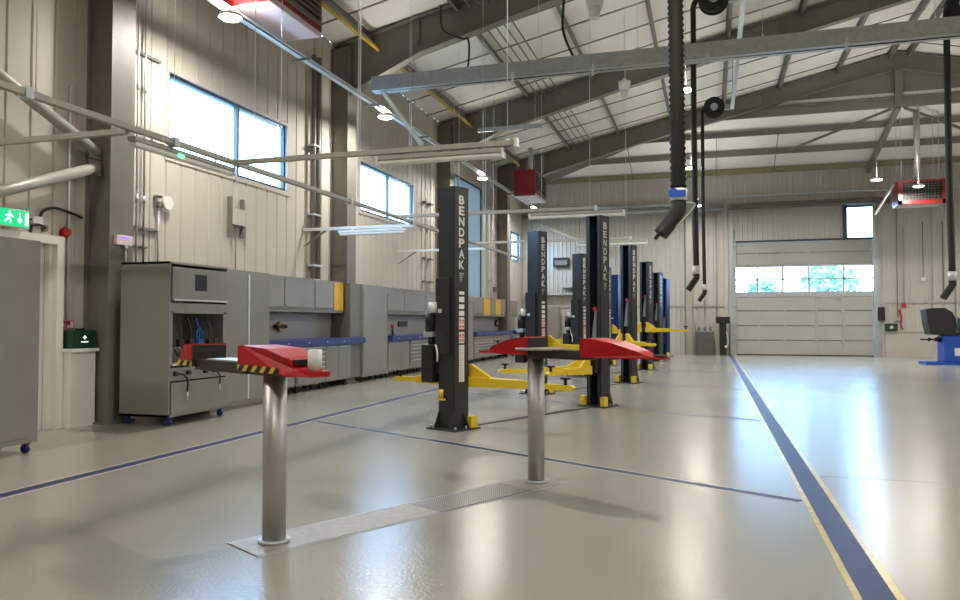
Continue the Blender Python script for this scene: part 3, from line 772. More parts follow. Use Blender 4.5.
# things at the benches
tag(MB().box((-8.249, 12.62, 1.25), (-8.21, 12.74, 1.37), .004).obj('power_socket', 'black'), 'dark double socket on the grey panel above the first worktop', 'socket')
t = thing('air_coupling', 'brass round air fitting with black valve on the panel over the first worktop', 'air fitting', (-8.24, 13.28, 1.31))
MB().cyl((0, 0, 0), (.06, 0, 0), .10, seg=24).obj('body', 'brass', t); MB().cyl((.06, 0, 0), (.09, 0, 0), .045).obj('hub', 'black', t); MB().cyl((.045, -.22, 0), (.045, -.1, 0), .04).cyl((.045, .1, 0), (.045, .18, 0), .04).obj('valve', 'black', t)
t = thing('air_coupling', 'red round air fitting on the panel over the second worktop', 'air fitting', (-8.248, 18.05, 1.38))
MB().cyl((0, 0, 0), (.06, 0, 0), .12, seg=24).obj('body', 'fire', t); MB().cyl((.06, 0, 0), (.09, 0, 0), .05).obj('hub', 'black', t)
t = thing('parts_lamp', 'black slim tool standing on the second worktop', 'tool', (-7.86, 18.05, 1.052))
MB().cyl((0, 0, 0), (0, 0, .02), .07).obj('foot', 'black', t); MB().cyl((0, 0, .02), (0, 0, .2), .03).obj('stem', 'black', t); MB().cyl((0, 0, .2), (0, 0, .3), .04).obj('head', 'fire', t)
tag(MB().box((-8.249, 19.3, 1.28), (-8.21, 19.9, 1.42), .004).obj('socket_strip', 'black'), 'dark socket strip on the panel over the second worktop', 'socket')
t = thing('bench_tool', 'black reel fitting on the panel under the second far yellow door', 'air fitting', (-8.248, 29.2, 1.35))
MB().cyl((0, 0, 0), (.07, 0, 0), .13, seg=20).obj('body', 'black', t); MB().cyl((.07, 0, 0), (.1, 0, 0), .05).obj('hub', 'alu', t)

# grey door locker close to the camera
t = thing('wheeled_locker', 'grey single-door locker on blue castors in front of the white door frame', 'cabinet', (-7.22, 5.65, 0))
MB().box((-.27, -.78, .11), (.27, .79, 2.28), .004).obj('body', 'cab', t)
d = MB().box((.27, -.72, .17), (.285, .65, 2.18), .004).obj('door', 'cab', t)
MB().box((.285, -.08, .3), (.30, -.04, 2.1), .003).obj('handle', 'alu', d)
for x in (-.2, .2):
    for y in (-.7, .7):
        b = MB(); castor(b, x, y, .11); b.obj('castor', 'castor', t)

# ------------------------------------------------------------------ small things near the side door
t = thing('exit_sign', 'green emergency exit sign with running figure and arrow above the door', 'exit sign', (-8.12, 6.98, 2.56))
MB().box((-.06, -.36, .0), (.01, .36, .22), .004).obj('housing', 'white', t)
MB().box((.01, -.35, .01), (.016, .35, .21)).obj('face', 'green', t)
b = MB(); x = .018
def fl(pts): b.prism([(x, p, q) for p, q in pts], (.003, 0, 0))
b.cyl((x, .075, .175), (x + .003, .075, .175), .017, seg=14)
fl([(.055, .155), (.085, .15), (.075, .095), (.045, .10)])
fl([(.085, .15), (.13, .125), (.125, .11), (.08, .13)]); fl([(.055, .15), (.015, .13), (.02, .115), (.06, .132)])
fl([(.05, .105), (.075, .10), (.10, .07), (.085, .035), (.072, .04), (.08, .068)]); fl([(.045, .105), (.06, .09), (.025, .055), (-.005, .05), (-.005, .065), (.018, .072)])
b.obj('running_figure', 'signwhite', t); b = MB()
fl([(.205, .18), (.225, .18), (.225, .09), (.205, .09)]); fl([(.175, .10), (.255, .10), (.215, .045)])
b.obj('arrow', 'signwhite', t); b = MB()
fl([(.29, .185), (.335, .185), (.335, .03), (.29, .03)])
b.obj('door_symbol', 'signwhite', t)
t = thing('cable_spur', 'white switched spur above the door with black cable looping to the column', 'switch', (XW, 7.60, 2.71))
MB().box((0, -.075, -.05), (.05, .075, .05), .006).obj('box', 'white', t)
MB().tube(smooth([(.03, .04, .05), (.06, .08, .14), (.07, .25, .19), (.07, .55, .15), (.05, .7, .12)]), .018).obj('cable', 'black', t)
MB().tube([(.02, -.32, .02), (.02, -.07, .0)], .012).obj('lead', 'cabdark', t)
t = thing('cable_loop', 'short black cable bent over the top of the white door frame', 'cable', (XW, 7.55, 2.53))
MB().tube(smooth([(.05, -.06, 0), (.06, -.05, .1), (.06, .06, .12), (.05, .16, .09)]), .017).obj('cable', 'black', t)
MB().box((.0, .14, .05), (.06, .2, .13), .005).obj('cable_gland', 'cabdark', t)
t = thing('fire_sounder', 'red round fire sounder beside the first steel column', 'alarm', (XW, 8.03, 2.6))
MB().cyl((0, 0, 0), (.05, 0, 0), .06).cyl((.05, 0, 0), (.1, 0, 0), .075, .05, seg=24).obj('sounder', 'fire', t)
t = thing('fire_call_point', 'red fire call point with white centre above the green box', 'alarm', (XW, 7.99, 1.36))
MB().box((0, -.06, -.06), (.05, .06, .06), .006).obj('housing', 'fire', t); MB().box((.05, -.035, -.03), (.053, .035, .03)).obj('plate', 'sticker', t)
t = thing('fire_sign', 'small red and white fire action sign beside the call point', 'sign', (XW, 8.17, 1.36))
MB().box((0, -.06, -.06), (.01, .06, .06)).obj('board', 'fire', t); MB().box((.01, -.0, -.04), (.012, .05, .05)).box((.01, -.05, -.045), (.012, -.01, 0)).obj('symbol', 'sticker', t)
t = thing('first_aid_box', 'dark green box with small white mark on the ledge by the column', 'first aid box', (-8.16, 8.2, 1.045))
MB().box((-.1, -.2, 0), (.09, .2, .25), .01).obj('case', 'greendark', t); MB().box((.09, -.03, .14), (.092, .03, .155)).box((.09, -.008, .12), (.092, .008, .175)).box((.09, -.06, .08), (.092, .06, .095)).obj('mark', 'signwhite', t); MB().box((-.03, -.06, .25), (.03, .06, .27), .005).obj('handle', 'black', t)
t = thing('switch_panel', 'pair of black switches on the wall beside the white door frame', 'switch', (XW, 7.985, 1.14))
MB().box((0, -.012, -.1), (.03, .03, .0)).box((0, -.012, .03), (.03, .03, .13)).obj('switch_box', 'black', t)
tag(MB().tube([(XW + .03, 8.10, 1.42), (XW + .03, 8.10, 4.6)], .016).obj('mounted_conduit', 'galvlight'), 'thin pale conduit rising from the fire call point beside the column', 'pipe')
t = thing('digital_controller', 'pale pink wall controller with violet display on the column corner', 'control panel', (-7.84, 8.62, 2.54))
MB().box((-.03, -.15, -.07), (.03, .15, .07), .008).obj('housing', 'pink', t); MB().box((.03, -.08, .015), (.032, .07, .05)).obj('display', 'screen', t); MB().cyl((.0, .05, -.07), (.0, .05, -.12), .03).obj('gland', 'galv', t); MB().cyl((0, .05, -.12), (0, .05, -.3), .012).obj('cable', 'galvlight', t)
# V bracing tubes meeting the first column
for n, (p, lab) in enumerate((((-8.06, 5.4, 4.92), 'thick bracing tube sloping up from the first column'), ((-8.06, 5.4, 2.38), 'thick bracing tube sloping down from the first column'))):
    e = (-8.06, 8.34, 3.74 if n == 0 else 3.52)
    tt = thing('bracing_tube', lab, 'brace', e)
    d = Vector(p) - Vector(e)
    MB().cyl((0, 0, 0), d, .075, seg=24).obj('tube', 'rail', tt)
    MB().box((-.012, -.12, -.1), (.012, .08, .1)).obj('end_plate', 'steel', tt)

# ------------------------------------------------------------------ conduits on the wall past column one
for i, (y, z0, z1) in enumerate(((9.12, 2.3, 7.6), (9.22, 2.3, 7.6), (9.32, 2.3, 7.6), (9.47, 2.3, 7.6))):
    lab = ('pale vertical conduit running close along the first column', 'vertical conduit with dark couplings, second from the first column', 'vertical conduit, third from the first column', 'vertical conduit, fourth from the first column')[i]
    t = thing('mounted_conduit', lab, 'pipe', (XW + .06, y, 0))
    MB().cyl((0, 0, z0), (0, 0, z1), .017, seg=10).obj('pipe', 'galvlight' if i % 2 == 0 else 'galv', t)
    for z in ((3.2, 4.9) if i != 1 else (3.6, 4.3, 4.9)): MB().cyl((0, 0, z), (0, 0, z + .12), .026, seg=10).obj('coupling', 'cabdark' if i == 1 else 'galv', t)
for z, lab in ((2.83, 'dark strut channel crossing the conduits above the hose cabinet'), (5.5, 'dark strut channel crossing the conduits level with the window head')):
    tag(MB().box((XW + .0, 8.75, z - .02), (XW + .05, 9.83, z + .02)).obj('strut_channel', 'cabdark'), lab, 'bracket')
tag(MB().box((XW, 8.9, 2.53), (XW + .04, 9.6, 2.56)).obj('strut_channel', 'cabdark'), 'short dark strut channel low behind the hose cabinet top', 'bracket')
t = thing('wall_isolator', 'grey isolator on a vertical conduit above the hose cabinet', 'switch', (XW + .05, 9.80, 3.3))
MB().cyl((0, 0, -.08), (0, 0, .06), .055, seg=16).cyl((0, 0, .06), (0, 0, .09), .07).obj('body', 'galv', t); MB().cyl((0, 0, -1.1), (0, 0, -.08), .015).obj('conduit', 'galv', t)
t = thing('wall_detector', 'white round detector on square plate beside the isolator', 'detector', (XW, 9.97, 3.29))
MB().box((0, -.06, -.14), (.03, .06, .1), .005).obj('back_plate', 'white', t); MB().cyl((.03, .02, 0), (.09, .02, 0), .11, seg=28).obj('disc', 'white', t)
t = thing('wall_bracket', 'H-shaped steel bracket with square plate fixed to the wall below the window', 'bracket', (XW, 11.85, 3.3))
b = MB()
for y in (-.2, .18): b.box((0, y - .025, -.36), (.08, y + .025, .36))
b.box((0, -.2, -.17), (.05, .18, -.12)); b.obj('channel', 'cabdark', t)
MB().box((.08, -.18, -.14), (.1, .2, .16), .004).obj('plate', 'wall', t)
MB().cyl((.03, 0, -1.0), (.03, 0, 1.0), .01).obj('conduit', 'rail', t)
# rainwater pipes / conduits at second column
t = thing('mounted_conduit', 'twin thick grey downpipes beside the second column', 'pipe', (XW + .12, 14.6, 0))
MB().cyl((0, -.10, 2.34), (0, -.10, 7.2), .05, seg=14).cyl((0, .10, 2.34), (0, .10, 7.2), .06, seg=14).obj('pipe', 'cabdark', t)
b = MB()
for z in (2.6, 3.7, 5.2): MB().box((-.1, -.2, z), (.07, .2, z + .04)).obj('bracket', 'galv', t)
for i, y in enumerate((21.3, 21.75)):
    t = thing('mounted_conduit', ('thin conduit with dark brackets past the second window', 'paler conduit beside the dark-bracketed one past the second window')[i], 'pipe', (XW + .08, y, 0))
    MB().cyl((0, 0, 2.3), (0, 0, 7.2), .02, seg=10).obj('pipe', 'galvlight' if i else 'galv', t)
    for z in (2.6, 3.3, 4.3, 5.0): MB().box((-.06, -.12, z), (.06, .12, z + .05)).obj('bracket', 'cabdark', t)
for i, y in enumerate((23.4, 28.4, 30.5)):
    t = thing('mounted_conduit', ('pale swan-neck pipe rising behind the largest lift post', 'pale pipe on the wall beside the tall blue glazing', 'dark pipe before the far window of the wall')[i], 'pipe', (XW + .12, y, 0))
    MB().cyl((0, 0, 2.3), (0, 0, 6.6), .05, seg=12).obj('pipe', 'galvlight' if i < 2 else 'steel', t)
    for z in (3.0, 4.5, 6.0): MB().box((-.1, -.07, z), (.06, .07, z + .04)).obj('bracket', 'galv', t)
tag(MB().box((XW, 29.0, 2.62), (XW + .15, 29.3, 2.8), .02).obj('wall_isolator', 'cabdark'), 'small dark isolator on the wall below the far window', 'switch')

# ------------------------------------------------------------------ lighting grid over the bays
def wires(t, pts, x_or):
    for p in pts:
        q = local(t, (p[0], p[1], p[2])); top = zroof(p[0]) - .15
        MB().cyl((q.x, q.y, q.z), (q.x, q.y, top - t.location.z), .005, seg=5).cyl((q.x, q.y, q.z - .02), (q.x, q.y, q.z + .04), .018, seg=8).obj('hanger_wire', 'galvlight', t)
ZG = 3.4
t = thing('lighting_rail', 'long slim grey rail hung parallel to the cabinet wall, crossing the windows', 'rail', (-5.70, 4.0, ZG))
MB().box((-.035, -2.5, -.03), (.035, 19.5, .03), .004).obj('channel', 'rail', t)
wires(t, [(-5.70, y, ZG) for y in (2.5, 5.2, 7.0, 9.2, 11.6, 14.0, 17.0, 20.0)], None)
for y in (1.1, 3.0, 7.3, 10.0): MB().box((-.05, y - .04, -.05), (.05, y + .04, .05)).obj('clamp', 'galv', t)
rows = [(8.12, -5.66, -2.05, 'first cross rail, highest in view, ending past the big black post'), (13.2, -5.66, -1.9, 'second cross rail, passing behind the largest black post'), (18.25, -5.66, -1.8, 'third cross rail, thin and far')]
for i, (y, xa, xb, lab) in enumerate(rows):
    t = thing('cross_rail', 'lighting rail: ' + lab, 'rail', (xa, y, ZG))
    MB().box((0, -.03, -.03), (xb - xa, .03, .03), .004).obj('channel', 'rail', t)
    MB().box((xb - xa - .02, -.045, -.05), (xb - xa + .02, .045, .05)).obj('end_cap', 'galvlight', t)
    wires(t, [(xa + .25, y, ZG), (xa + 1.7, y, ZG), (xb - .1, y, ZG)], None)
    q = thing('hanging_batten_light', ('white unlit batten under the first cross rail', 'white unlit batten under the second cross rail, between posts', 'white unlit batten under the third cross rail')[i], 'light', (-3.75 if i == 0 else -3.1, y + .02, ZG - .13), 0, 'batten lights of the grid')
    L = 1.56 if i == 0 else 1.7
    MB().box((0, -.05, .03), (L, .05, .08), .006).obj('housing', 'rail', q); MB().box((.02, -.045, -.025), (L - .02, .045, .03), .02).obj('diffuser', 'tube', q); MB().box((0, -.052, -.03), (.03, .052, .08)).obj('end_cap', 'galvlight', q); MB().box((L - .03, -.052, -.03), (L, .052, .08)).obj('end_cap', 'galvlight', q)
    MB().cyl((.3, 0, .08), (.3, 0, .10), .012).cyl((L - .3, 0, .08), (L - .3, 0, .10), .012).obj('clip', 'galv', q)
for y, lab in ((6.35, 'short grey rail from the wall to the long lighting rail, before the bracing tubes'), (14.3, 'short pale rail from the wall to the long lighting rail under the second window'), (19.4, 'short pale rail from the wall to the long lighting rail near the tall blue glazing')):
    t = thing('wall_rail', lab, 'rail', (XW, y, ZG - .03))
    MB().box((0, -.03, -.03), (2.56, .03, .03), .004).obj('channel', 'rail' if y < 10 else 'galvlight', t)
    MB().prism([(0, -.01, -.35), (.04, -.01, -.35), (.55, -.01, -.05), (.5, -.01, -.03)], (0, .02, 0)).obj('strut', 'cabdark', t)
t = thing('hanging_batten_light', 'batten with a green indicator under the long rail, before the first window', 'light', (-5.78, 6.45, ZG - .13), PI / 2, 'batten lights of the grid')
MB().box((0, -.05, .03), (1.75, .05, .08), .006).obj('housing', 'rail', t); MB().box((.02, -.045, -.025), (1.73, .045, .03), .02).obj('diffuser', 'tube', t); MB().box((.68, -.056, .0), (.76, -.045, .03)).obj('indicator', 'led', t, label='lit green indicator')
MB().cyl((.3, 0, .08), (.3, 0, .12), .012).cyl((1.4, 0, .08), (1.4, 0, .12), .012).obj('clip', 'galv', t)
t = thing('hanging_batten_light', 'white batten beside the long rail, under the second window', 'light', (-7.3, 14.0, ZG - .2), 0, 'batten lights of the grid')
MB().box((0, -.05, .03), (1.5, .05, .08), .006).obj('housing', 'galvlight', t); MB().box((.02, -.045, -.025), (1.48, .045, .03), .02).obj('diffuser', 'tube', t)
MB().cyl((.2, .1, .06), (.2, .29, .15), .012).cyl((1.3, .1, .06), (1.3, .29, .15), .012).obj('clip', 'galv', t)

# ------------------------------------------------------------------ cable tray and big galvanised beam
t = thing('cable_tray', 'long galvanised cable tray high along the cabinet wall, carrying the lamps', 'cable tray', (-7.03, 2.0, 6.18))
MB().box((-.06, -3, -.02), (.06, 31.8, .0)).box((-.06, -3, -.02), (-.05, 31.8, .05)).box((.05, -3, -.02), (.06, 31.8, .05)).obj('tray', 'galvlight', t)
MB().cyl((.1, -3, .0), (.1, 31.8, .0), .016, seg=8).cyl((-.12, 4, .06), (-.12, 31.8, .06), .03, seg=8).obj('conduit', 'galvlight', t)
for y in range(1, 31, 3): MB().box((-.2, y - .02, -.05), (.16, y + .02, -.02)).obj('bracket', 'cabdark', t)
wires(t, [(-7.05, y, 6.25) for y in (3.5, 6.5, 8.9, 11.8, 14.4, 17.6, 20.6, 24.6)], None)
t = thing('galvanised_beam', 'broad galvanised channel beam spanning high across the whole view', 'beam', (-6.4, 13.6, 6.0))
MB().box((0, -.02, .03), (14.5, .02, .27)).box((0, -.02, -.01), (14.5, .24, .03)).box((0, .2, .03), (14.5, .24, .08)).obj('channel', 'galv', t)
for x in (2.9, 4.4, 6.4, 8.6, 11.0): MB().box((x - .02, -.035, -.14), (x + .02, -.02, .08)).cyl((x, -.04, .0), (x, -.02, .0), .04, seg=10).obj('clamp', 'galvlight', t)
MB().tube([(.1, .1, .0), (3, .1, -.015), (6, .1, .0), (9, .1, -.015), (14, .1, 0)], .012, 6).obj('cable', 'black', t)
MB().bar((.2, .1, .0), (.45, 1.6, -.75), .09, .05).obj('knee_brace', 'galvlight', t)
wires(t, [(x, 13.6, 6.27) for x in (-3.0, -1.2, .9, 3.5, 6.2)], None)
t = thing('galvanised_strut', 'short galvanised strut high above the largest lift post', 'beam', (-6.4, 20.8, 6.9))
MB().box((0, -.03, 0), (1.9, .03, .12)).obj('channel', 'galv', t)
wires(t, [(-5.9, 20.8, 7.0), (-4.7, 20.8, 7.0)], None)

# lamps
PW = 146.
def disc_light(x, y, z, power, up=False):
    l = bpy.data.lights.new('lamp_or_fill_light', 'AREA'); l.shape = 'DISK'; l.size = .30; l.energy = power; l.color = (1, .945, .86)
    o = bpy.data.objects.new('lamp_or_fill_light', l); C.objects.link(o); o.location = (x, y, z)
    if up: o.rotation_euler = (PI, 0, 0)
def lamp(x, y, lab, z=6.0, hang=True):
    t = thing('high_bay_lamp', lab, 'lamp', (x, y, z), 0, 'round LED high bay lamps')
    MB().cyl((0, 0, .0), (0, 0, .05), .185, .17, seg=32).cyl((0, 0, .05), (0, 0, .09), .10, .07, seg=24).obj('housing', 'galvlight', t)
    MB().cyl((0, 0, -.02), (0, 0, .0), .14, .165, seg=32).obj('lamp_face', 'lamp', t, label='lit white lamp face')
    MB().cyl((0, 0, .05), (0, 0, .056), .165, .11, seg=32).obj('added_glow_ring', 'added_glow', t, label='added glowing ring that brightens the ceiling')
    disc_light(x, y, z - .025, PW); disc_light(x, y, z + .1, PW * .26, True)  # the second, upward disc is an added fill for the ceiling
    top = zroof(x) - .2
    MB().cyl((0, 0, .09), (0, 0, top - z if hang else .13), .004, seg=6).obj('hanger', 'cabdark', t)
for x, y, lab in ((-6.9, 9.7, 'glowing lamp on the cable tray beside the pale-bottomed red heater'), (-6.94, 15.5, 'glowing lamp on the cable tray, second along the wall'), (-6.95, 23.1, 'glowing lamp on the cable tray above the tall blue glazing'), (-6.95, 30.6, 'small glowing lamp before the far end wall'),
                  (-.443, 16.24, 'glowing lamp beside the ribbed hose, just under the big beam'), (-.50, 23.3, 'glowing lamp beside the lower ribbed hose, past the big beam'), (-.42, 31.0, 'small glowing lamp low above the hanging hose nozzles'), (5.2, 27.0, 'glowing lamp between the roof strut and the grilled red heater'), (6.80, 28.7, 'glowing lamp in front of the grilled red heater')):
    lamp(x, y, lab, 6.25 if abs(y - 16.24) < .01 else 6.0, x > -6)
for x, y in ((-6.9, 2.0), (-.45, 7.4), (-.45, -1.0), (6.6, 7.4), (6.6, -1.0), (13.2, -1.0), (13.2, 7.4), (13.2, 15.4), (13.2, 23.2), (13.2, 30.5), (19, 7), (19, 20), (9.6, 15.4)):
    lamp(x, y, 'round lamp hung over the open hall')

# ------------------------------------------------------------------ red unit heaters
def heater(loc, sx, sy, sz, label, face, flue=2.0):
    t = thing('unit_heater', label, 'heater', loc)
    MB().box((-sx, -sy, .1), (sx, sy, sz), .015).prism([(-sx, -sy, .1), (sx, -sy, .1), (sx * .96, -sy * .96, .0), (-sx * .96, -sy * .96, .0)], (0, .01, 0)).obj('casing', 'heater', t)
    MB().box((-sx * .96, -sy * .96, .0), (sx * .96, sy * .96, .1), .01).obj('bottom_pan', 'pan_painted_sheen', t, label='underside with reflected light painted in as pale pink')
    b = MB(); g = MB()
    if face == 'x':
        b.box((sx, -sy * .85, .2), (sx + .01, sy * .85, sz - .1))
        for i in range(6): g.box((sx + .005, -sy * .85, .22 + i * (sz - .32) / 6), (sx + .05, sy * .85, .24 + i * (sz - .32) / 6))
        g.box((sx + .0, -sy * .87, .17), (sx + .06, sy * .87, .2))
    else:
        b.box((-sx * .8, -sy - .01, .16), (sx * .85, -sy, sz - .06))
        for i in range(7): g.box((-sx * .8, -sy - .025, .18 + i * (sz - .24) / 7), (sx * .85, -sy - .01, .192 + i * (sz - .24) / 7))
        for i in range(12): g.box((-sx * .8 + i * sx * 1.65 / 12, -sy - .03, .16), (-sx * .8 + i * sx * 1.65 / 12 + .012, -sy - .01, sz - .06))
        c = MB().box((-sx, -sy - .09, 0), (-sx * .82, -sy, sz)).box((sx * .87, -sy - .09, 0), (sx, -sy, sz)).box((-sx, -sy - .09, 0), (sx, -sy, .14)).box((-sx, -sy - .06, sz - .05), (sx, -sy, sz))
        c.obj('front_frame', 'heater', t)
    b.obj('fan_opening', 'black', t); g.obj('louvre_grille', 'cabdark', t)
    MB().cyl((0, 0, sz), (0, 0, sz + flue), .1, seg=20).obj('flue_pipe', 'galv', t)
    b = MB()
    for x in (-sx * .8, sx * .8):
        for y in (-sy * .8, sy * .8): b.cyl((x, y, sz), (x, y, sz + flue), .008, seg=6)
    b.obj('hanging_rod', 'galv', t)
    return t
heater((-6.80, 10.75, 6.31), .42, .82, .9, 'large red heater with pale underside, cut by the top of the view', 'x', .75)
heater((-6.42, 27.6, 6.0), .4, .95, .95, 'dark red heater with upright flue past the largest lift post', 'x', 1.0)
heater((7.15, 30.3, 5.55), .74, .45, .86, 'red heater with front grille, near the small end wall window', 'y', 2.6)

# ------------------------------------------------------------------ roof services
tag(MB().cyl((-7.2, 3, 7.62), (-7.2, 29, 7.62), .045, seg=12).obj('gas_pipe', 'gas'), 'yellow gas pipe under the roof along the cabinet wall', 'pipe')
for i in range(4):
    x = -4.95 + i * .2
    tag(MB().cyl((x, 4, zroof(x) - .3), (x, 29.7, zroof(x) - .3), .02, seg=8).obj('roof_conduit', 'purlin'), ('thin roof conduit, first of four in parallel', 'thin roof conduit, second of four in parallel', 'thin roof conduit, third of four in parallel', 'thin roof conduit, last of four in parallel')[i] + ' beside a purlin', 'pipe')
def bell(x, y, z, lab):
    t = thing('roof_bell_lamp', lab, 'lamp', (x, y, z))
    MB().cyl((0, 0, .22), (0, 0, .30), .06, .05).cyl((0, 0, .0), (0, 0, .22), .13, .16, seg=24).cyl((0, 0, -.18), (0, 0, .0), .08, .10, seg=24).obj('shade', 'tube', t)
    MB().cyl((0, 0, .3), (0, 0, zroof(x) - z - .1), .006, seg=6).obj('hanger', 'galv', t)
bell(-1.73, 12.0, 6.45, 'pale unlit bell lamp at the top edge of the view')
bell(-2.0, 19.0, 7.2, 'pale unlit bell lamp between the roof purlins past the big beam')
tag(MB().tube(smooth([(-5.55, 15.3, 8.3), (-5.5, 15.3, 7.75), (-5.1, 15.4, 7.55), (-4.95, 15.4, 7.5), (-4.95, 15.4, 7.0), (-5.05, 15.4, 6.7)]), .022).obj('roof_cable', 'black'), 'black cable looping down from the rafter towards the big beam', 'cable')
tag(MB().tube(smooth([(-2.6, 13.9, 8.6), (-2.58, 13.9, 7.6), (-2.6, 13.9, 6.9), (-2.4, 13.8, 6.35)]), .025).obj('roof_cable', 'black'), 'black cable dropping straight from the roof to the big beam', 'cable')
t = thing('reel_rail', 'galvanised rail running under the roof and carrying the hose reels', 'rail', (.68, 12.0, 7.7))
MB().box((-.05, -4, -.06), (.05, 11.2, .06), .01).obj('channel', 'galv', t)
b = MB()
for y in (3.6, 10.7): b.cyl((0, y, .06), (0, y, zroof(.68) - 7.9), .02, seg=8)
b.obj('hanger', 'galv', t)
# ribbed exhaust hose
t = thing('exhaust_hose', 'thick black ribbed extraction hose with blue and white collar', 'hose', (-.36, 9.3, 0))
pts = []; rad = []
NR = 150
for i in range(NR + 1):
    z = 8.6 - i * (8.6 - 2.99) / NR
    pts.append((-.03 + .04 * i / NR, 0, z)); rad.append(.098 if i % 2 else .078)
MB().tube(pts, .09, 20, rad).obj('ribbed_hose', 'hosering', t)
MB().cyl((.012, 0, 2.850), (.012, 0, 2.990), .10, seg=24).obj('collar', 'sticker', t, label='white collar')
MB().cyl((-.04, -.1, 2.930), (-.04, -.115, 2.930), .055, seg=18).box((-.085, -.108, 2.880), (.1, -.098, 2.965)).obj('collar_badge', 'bluebright', t, label='round blue badge')
MB().tube(smooth([(.012, 0, 2.860), (.01, 0, 2.760), (-.03, 0, 2.680), (-.1, 0, 2.580), (-.2, -.02, 2.450)]), .09, 20).obj('nozzle', 'rubber', t)
MB().tube([(-.19, -.02, 2.460), (-.225, -.025, 2.485)], .1, 20).obj('nozzle_rim', 'black', t)
MB().tube(smooth([(.1, -.05, 2.810), (.2, -.05, 2.790), (.1, -.05, 2.650), (-.02, -.06, 2.530)]), .012).obj('pull_cord', 'rail', t)
# hose reels
def reel(loc, drop_x, z_end, label, r=.29):
    t = thing('hanging_hose_reel', label, 'hose reel', loc)
    for y in (-.09, .09): MB().cyl((0, y - .012, 0), (0, y + .012, 0), r, seg=36).obj('flange', 'black', t)
    MB().cyl((0, -.08, 0), (0, .08, 0), r * .8, seg=32).obj('wound_hose', 'rubber', t)
    MB().cyl((0, -.13, 0), (0, -.10, 0), r * .36, seg=24).obj('hub', 'galv', t)
    MB().box((.05, .1, -.05), (.45, .14, .1)).obj('bracket', 'galv', t)
    d = drop_x - loc[0]
    MB().tube(smooth([(d * .75, 0, .05), (d * .98, 0, -.1), (d, 0, -.5), (d, 0, -3), (d + .02, 0, z_end - loc[2] + .25)], 8), .055 if loc[1] < 20 else .05, 14).obj('drop_hose', 'rubber', t)
    zz = z_end - loc[2]
    MB().cyl((d + .02, 0, zz + .1), (d + .02, 0, zz + .26), .075, seg=16).obj('collar', 'galvlight', t)
    MB().tube(smooth([(d + .02, 0, zz + .1), (d + .02, 0, zz + .02), (d - .06, -.02, zz - .1), (d - .14, -.03, zz - .22)]), .062, 14).obj('nozzle', 'rubber', t)
    return t
reel((.12, 15.5, 7.80), -.27, 2.25, 'black hose reel high at the top edge, its long hose ending in a bent nozzle')
reel((.165, 22.6, 7.57), -.16, 2.22, 'black hose reel with silver hub hung beyond the big beam')
reel((4.45, 15.5, 7.15), 4.17, 2.05, 'black hose reel by the grilled heater, its hose hanging near the balancer')
tag(MB().bar((5.62, 29.55, 5.2), (6.12, 29.0, 6.15), .05, .05).obj('hanging_strut', 'galvlight'), 'pale sloping strut beside the grilled red heater', 'strut')

# ------------------------------------------------------------------ end wall equipment
t = thing('parts_washer', 'dark grey upright tank with pipe loop against the end wall', 'tank', (-.23, 33.5, 0))
MB().box((-.36, -.3, 0), (.36, .3, 1.0), .02).obj('body', 'bin', t); MB().box((-.37, -.31, 1.0), (.37, .31, 1.03), .01).obj('lid', 'galv', t)
MB().tube([(-.36, .1, 1.0), (-.36, .1, 1.7), (.05, .1, 1.7), (.05, .1, 1.03)], .016).obj('pipe_loop', 'galv', t)
for x in (-.22, .02, .24): MB().cyl((x, 0, 1.03), (x, 0, 1.2), .055, seg=12).obj('valve', 'cabdark', t)
for i, x in enumerate((-.2, .28)):
    tag(MB().cyl((x, YE - .07, 1.5), (x, YE - .07, 6.1), .018, seg=8).obj('mounted_conduit', 'rail'), ('thin conduit above the dark tank, directly over its pipe loop', 'thin conduit above the dark tank, on the side of the black pedestal')[i], 'pipe')
t = thing('terminal_pedestal', 'black T-shaped pedestal with white handset beside the roller door', 'pedestal', (.52, 33.55, 0))
MB().box((-.14, -.1, 0), (.14, .1, 1.36), .01).obj('post', 'black', t); MB().box((-.28, -.16, 1.34), (.28, .16, 1.62), .02).obj('head', 'black', t)
MB().tube(smooth([(.14, -.1, 1.0), (.2, -.12, .7), (.18, -.12, .4), (.12, -.12, .35)]), .02).obj('hose', 'galvlight', t); MB().sphere((.12, -.13, .36), .06).obj('handset', 'sticker', t)
t = thing('wheel_balancer', 'blue wheel balancer with black curved hood at the edge of the view', 'wheel balancer', (7.75, 28.4, 0))
MB().box((-1.0, -.45, 0), (.8, .45, .09), .01).box((-.45, -.4, .09), (.75, .4, .95), .02).obj('cabinet', 'bluebright', t)
MB().box((-.4, -.42, .95), (.8, .42, 1.06), .02).obj('weight_tray', 'black', t)
MB().box((.1, -.25, 1.06), (.7, .25, 1.55), .02).obj('display_head', 'black', t)
MB().cyl((-.45, 0, .82), (-.62, 0, .82), .09, .06, seg=20).cyl((-.62, 0, .82), (-1.05, 0, .82), .025).cyl((-.8, 0, .82), (-.72, 0, .82), .08, .03, seg=20).obj('shaft', 'black', t)
b = MB(); prof = []
for i in range(13):
    a = PI * (1.08 - i * 1.05 / 12)
    prof.append((-.38 + .46 * math.cos(a) * 1.0, 1.18 + .66 * max(math.sin(a), 0) if True else 0))
prof = [(-.82, .98), (-.90, 1.35), (-.95, 1.80), (-.80, 1.86), (-.40, 1.86), (-.18, 1.72), (-.08, 1.50), (-.05, 1.2), (-.1, .98)]
b.prism([(x, -.35, z) for x, z in prof], (0, .7, 0)); b.obj('hood', 'rubber', t)
MB().box((-.15, -.405, .3), (.05, -.4, .55)).obj('label_plate', 'sticker', t)
t = thing('eyewash_box', 'dark green box on the ledge beside the roller door', 'first aid box', (6.95, YE - .2, 1.04))
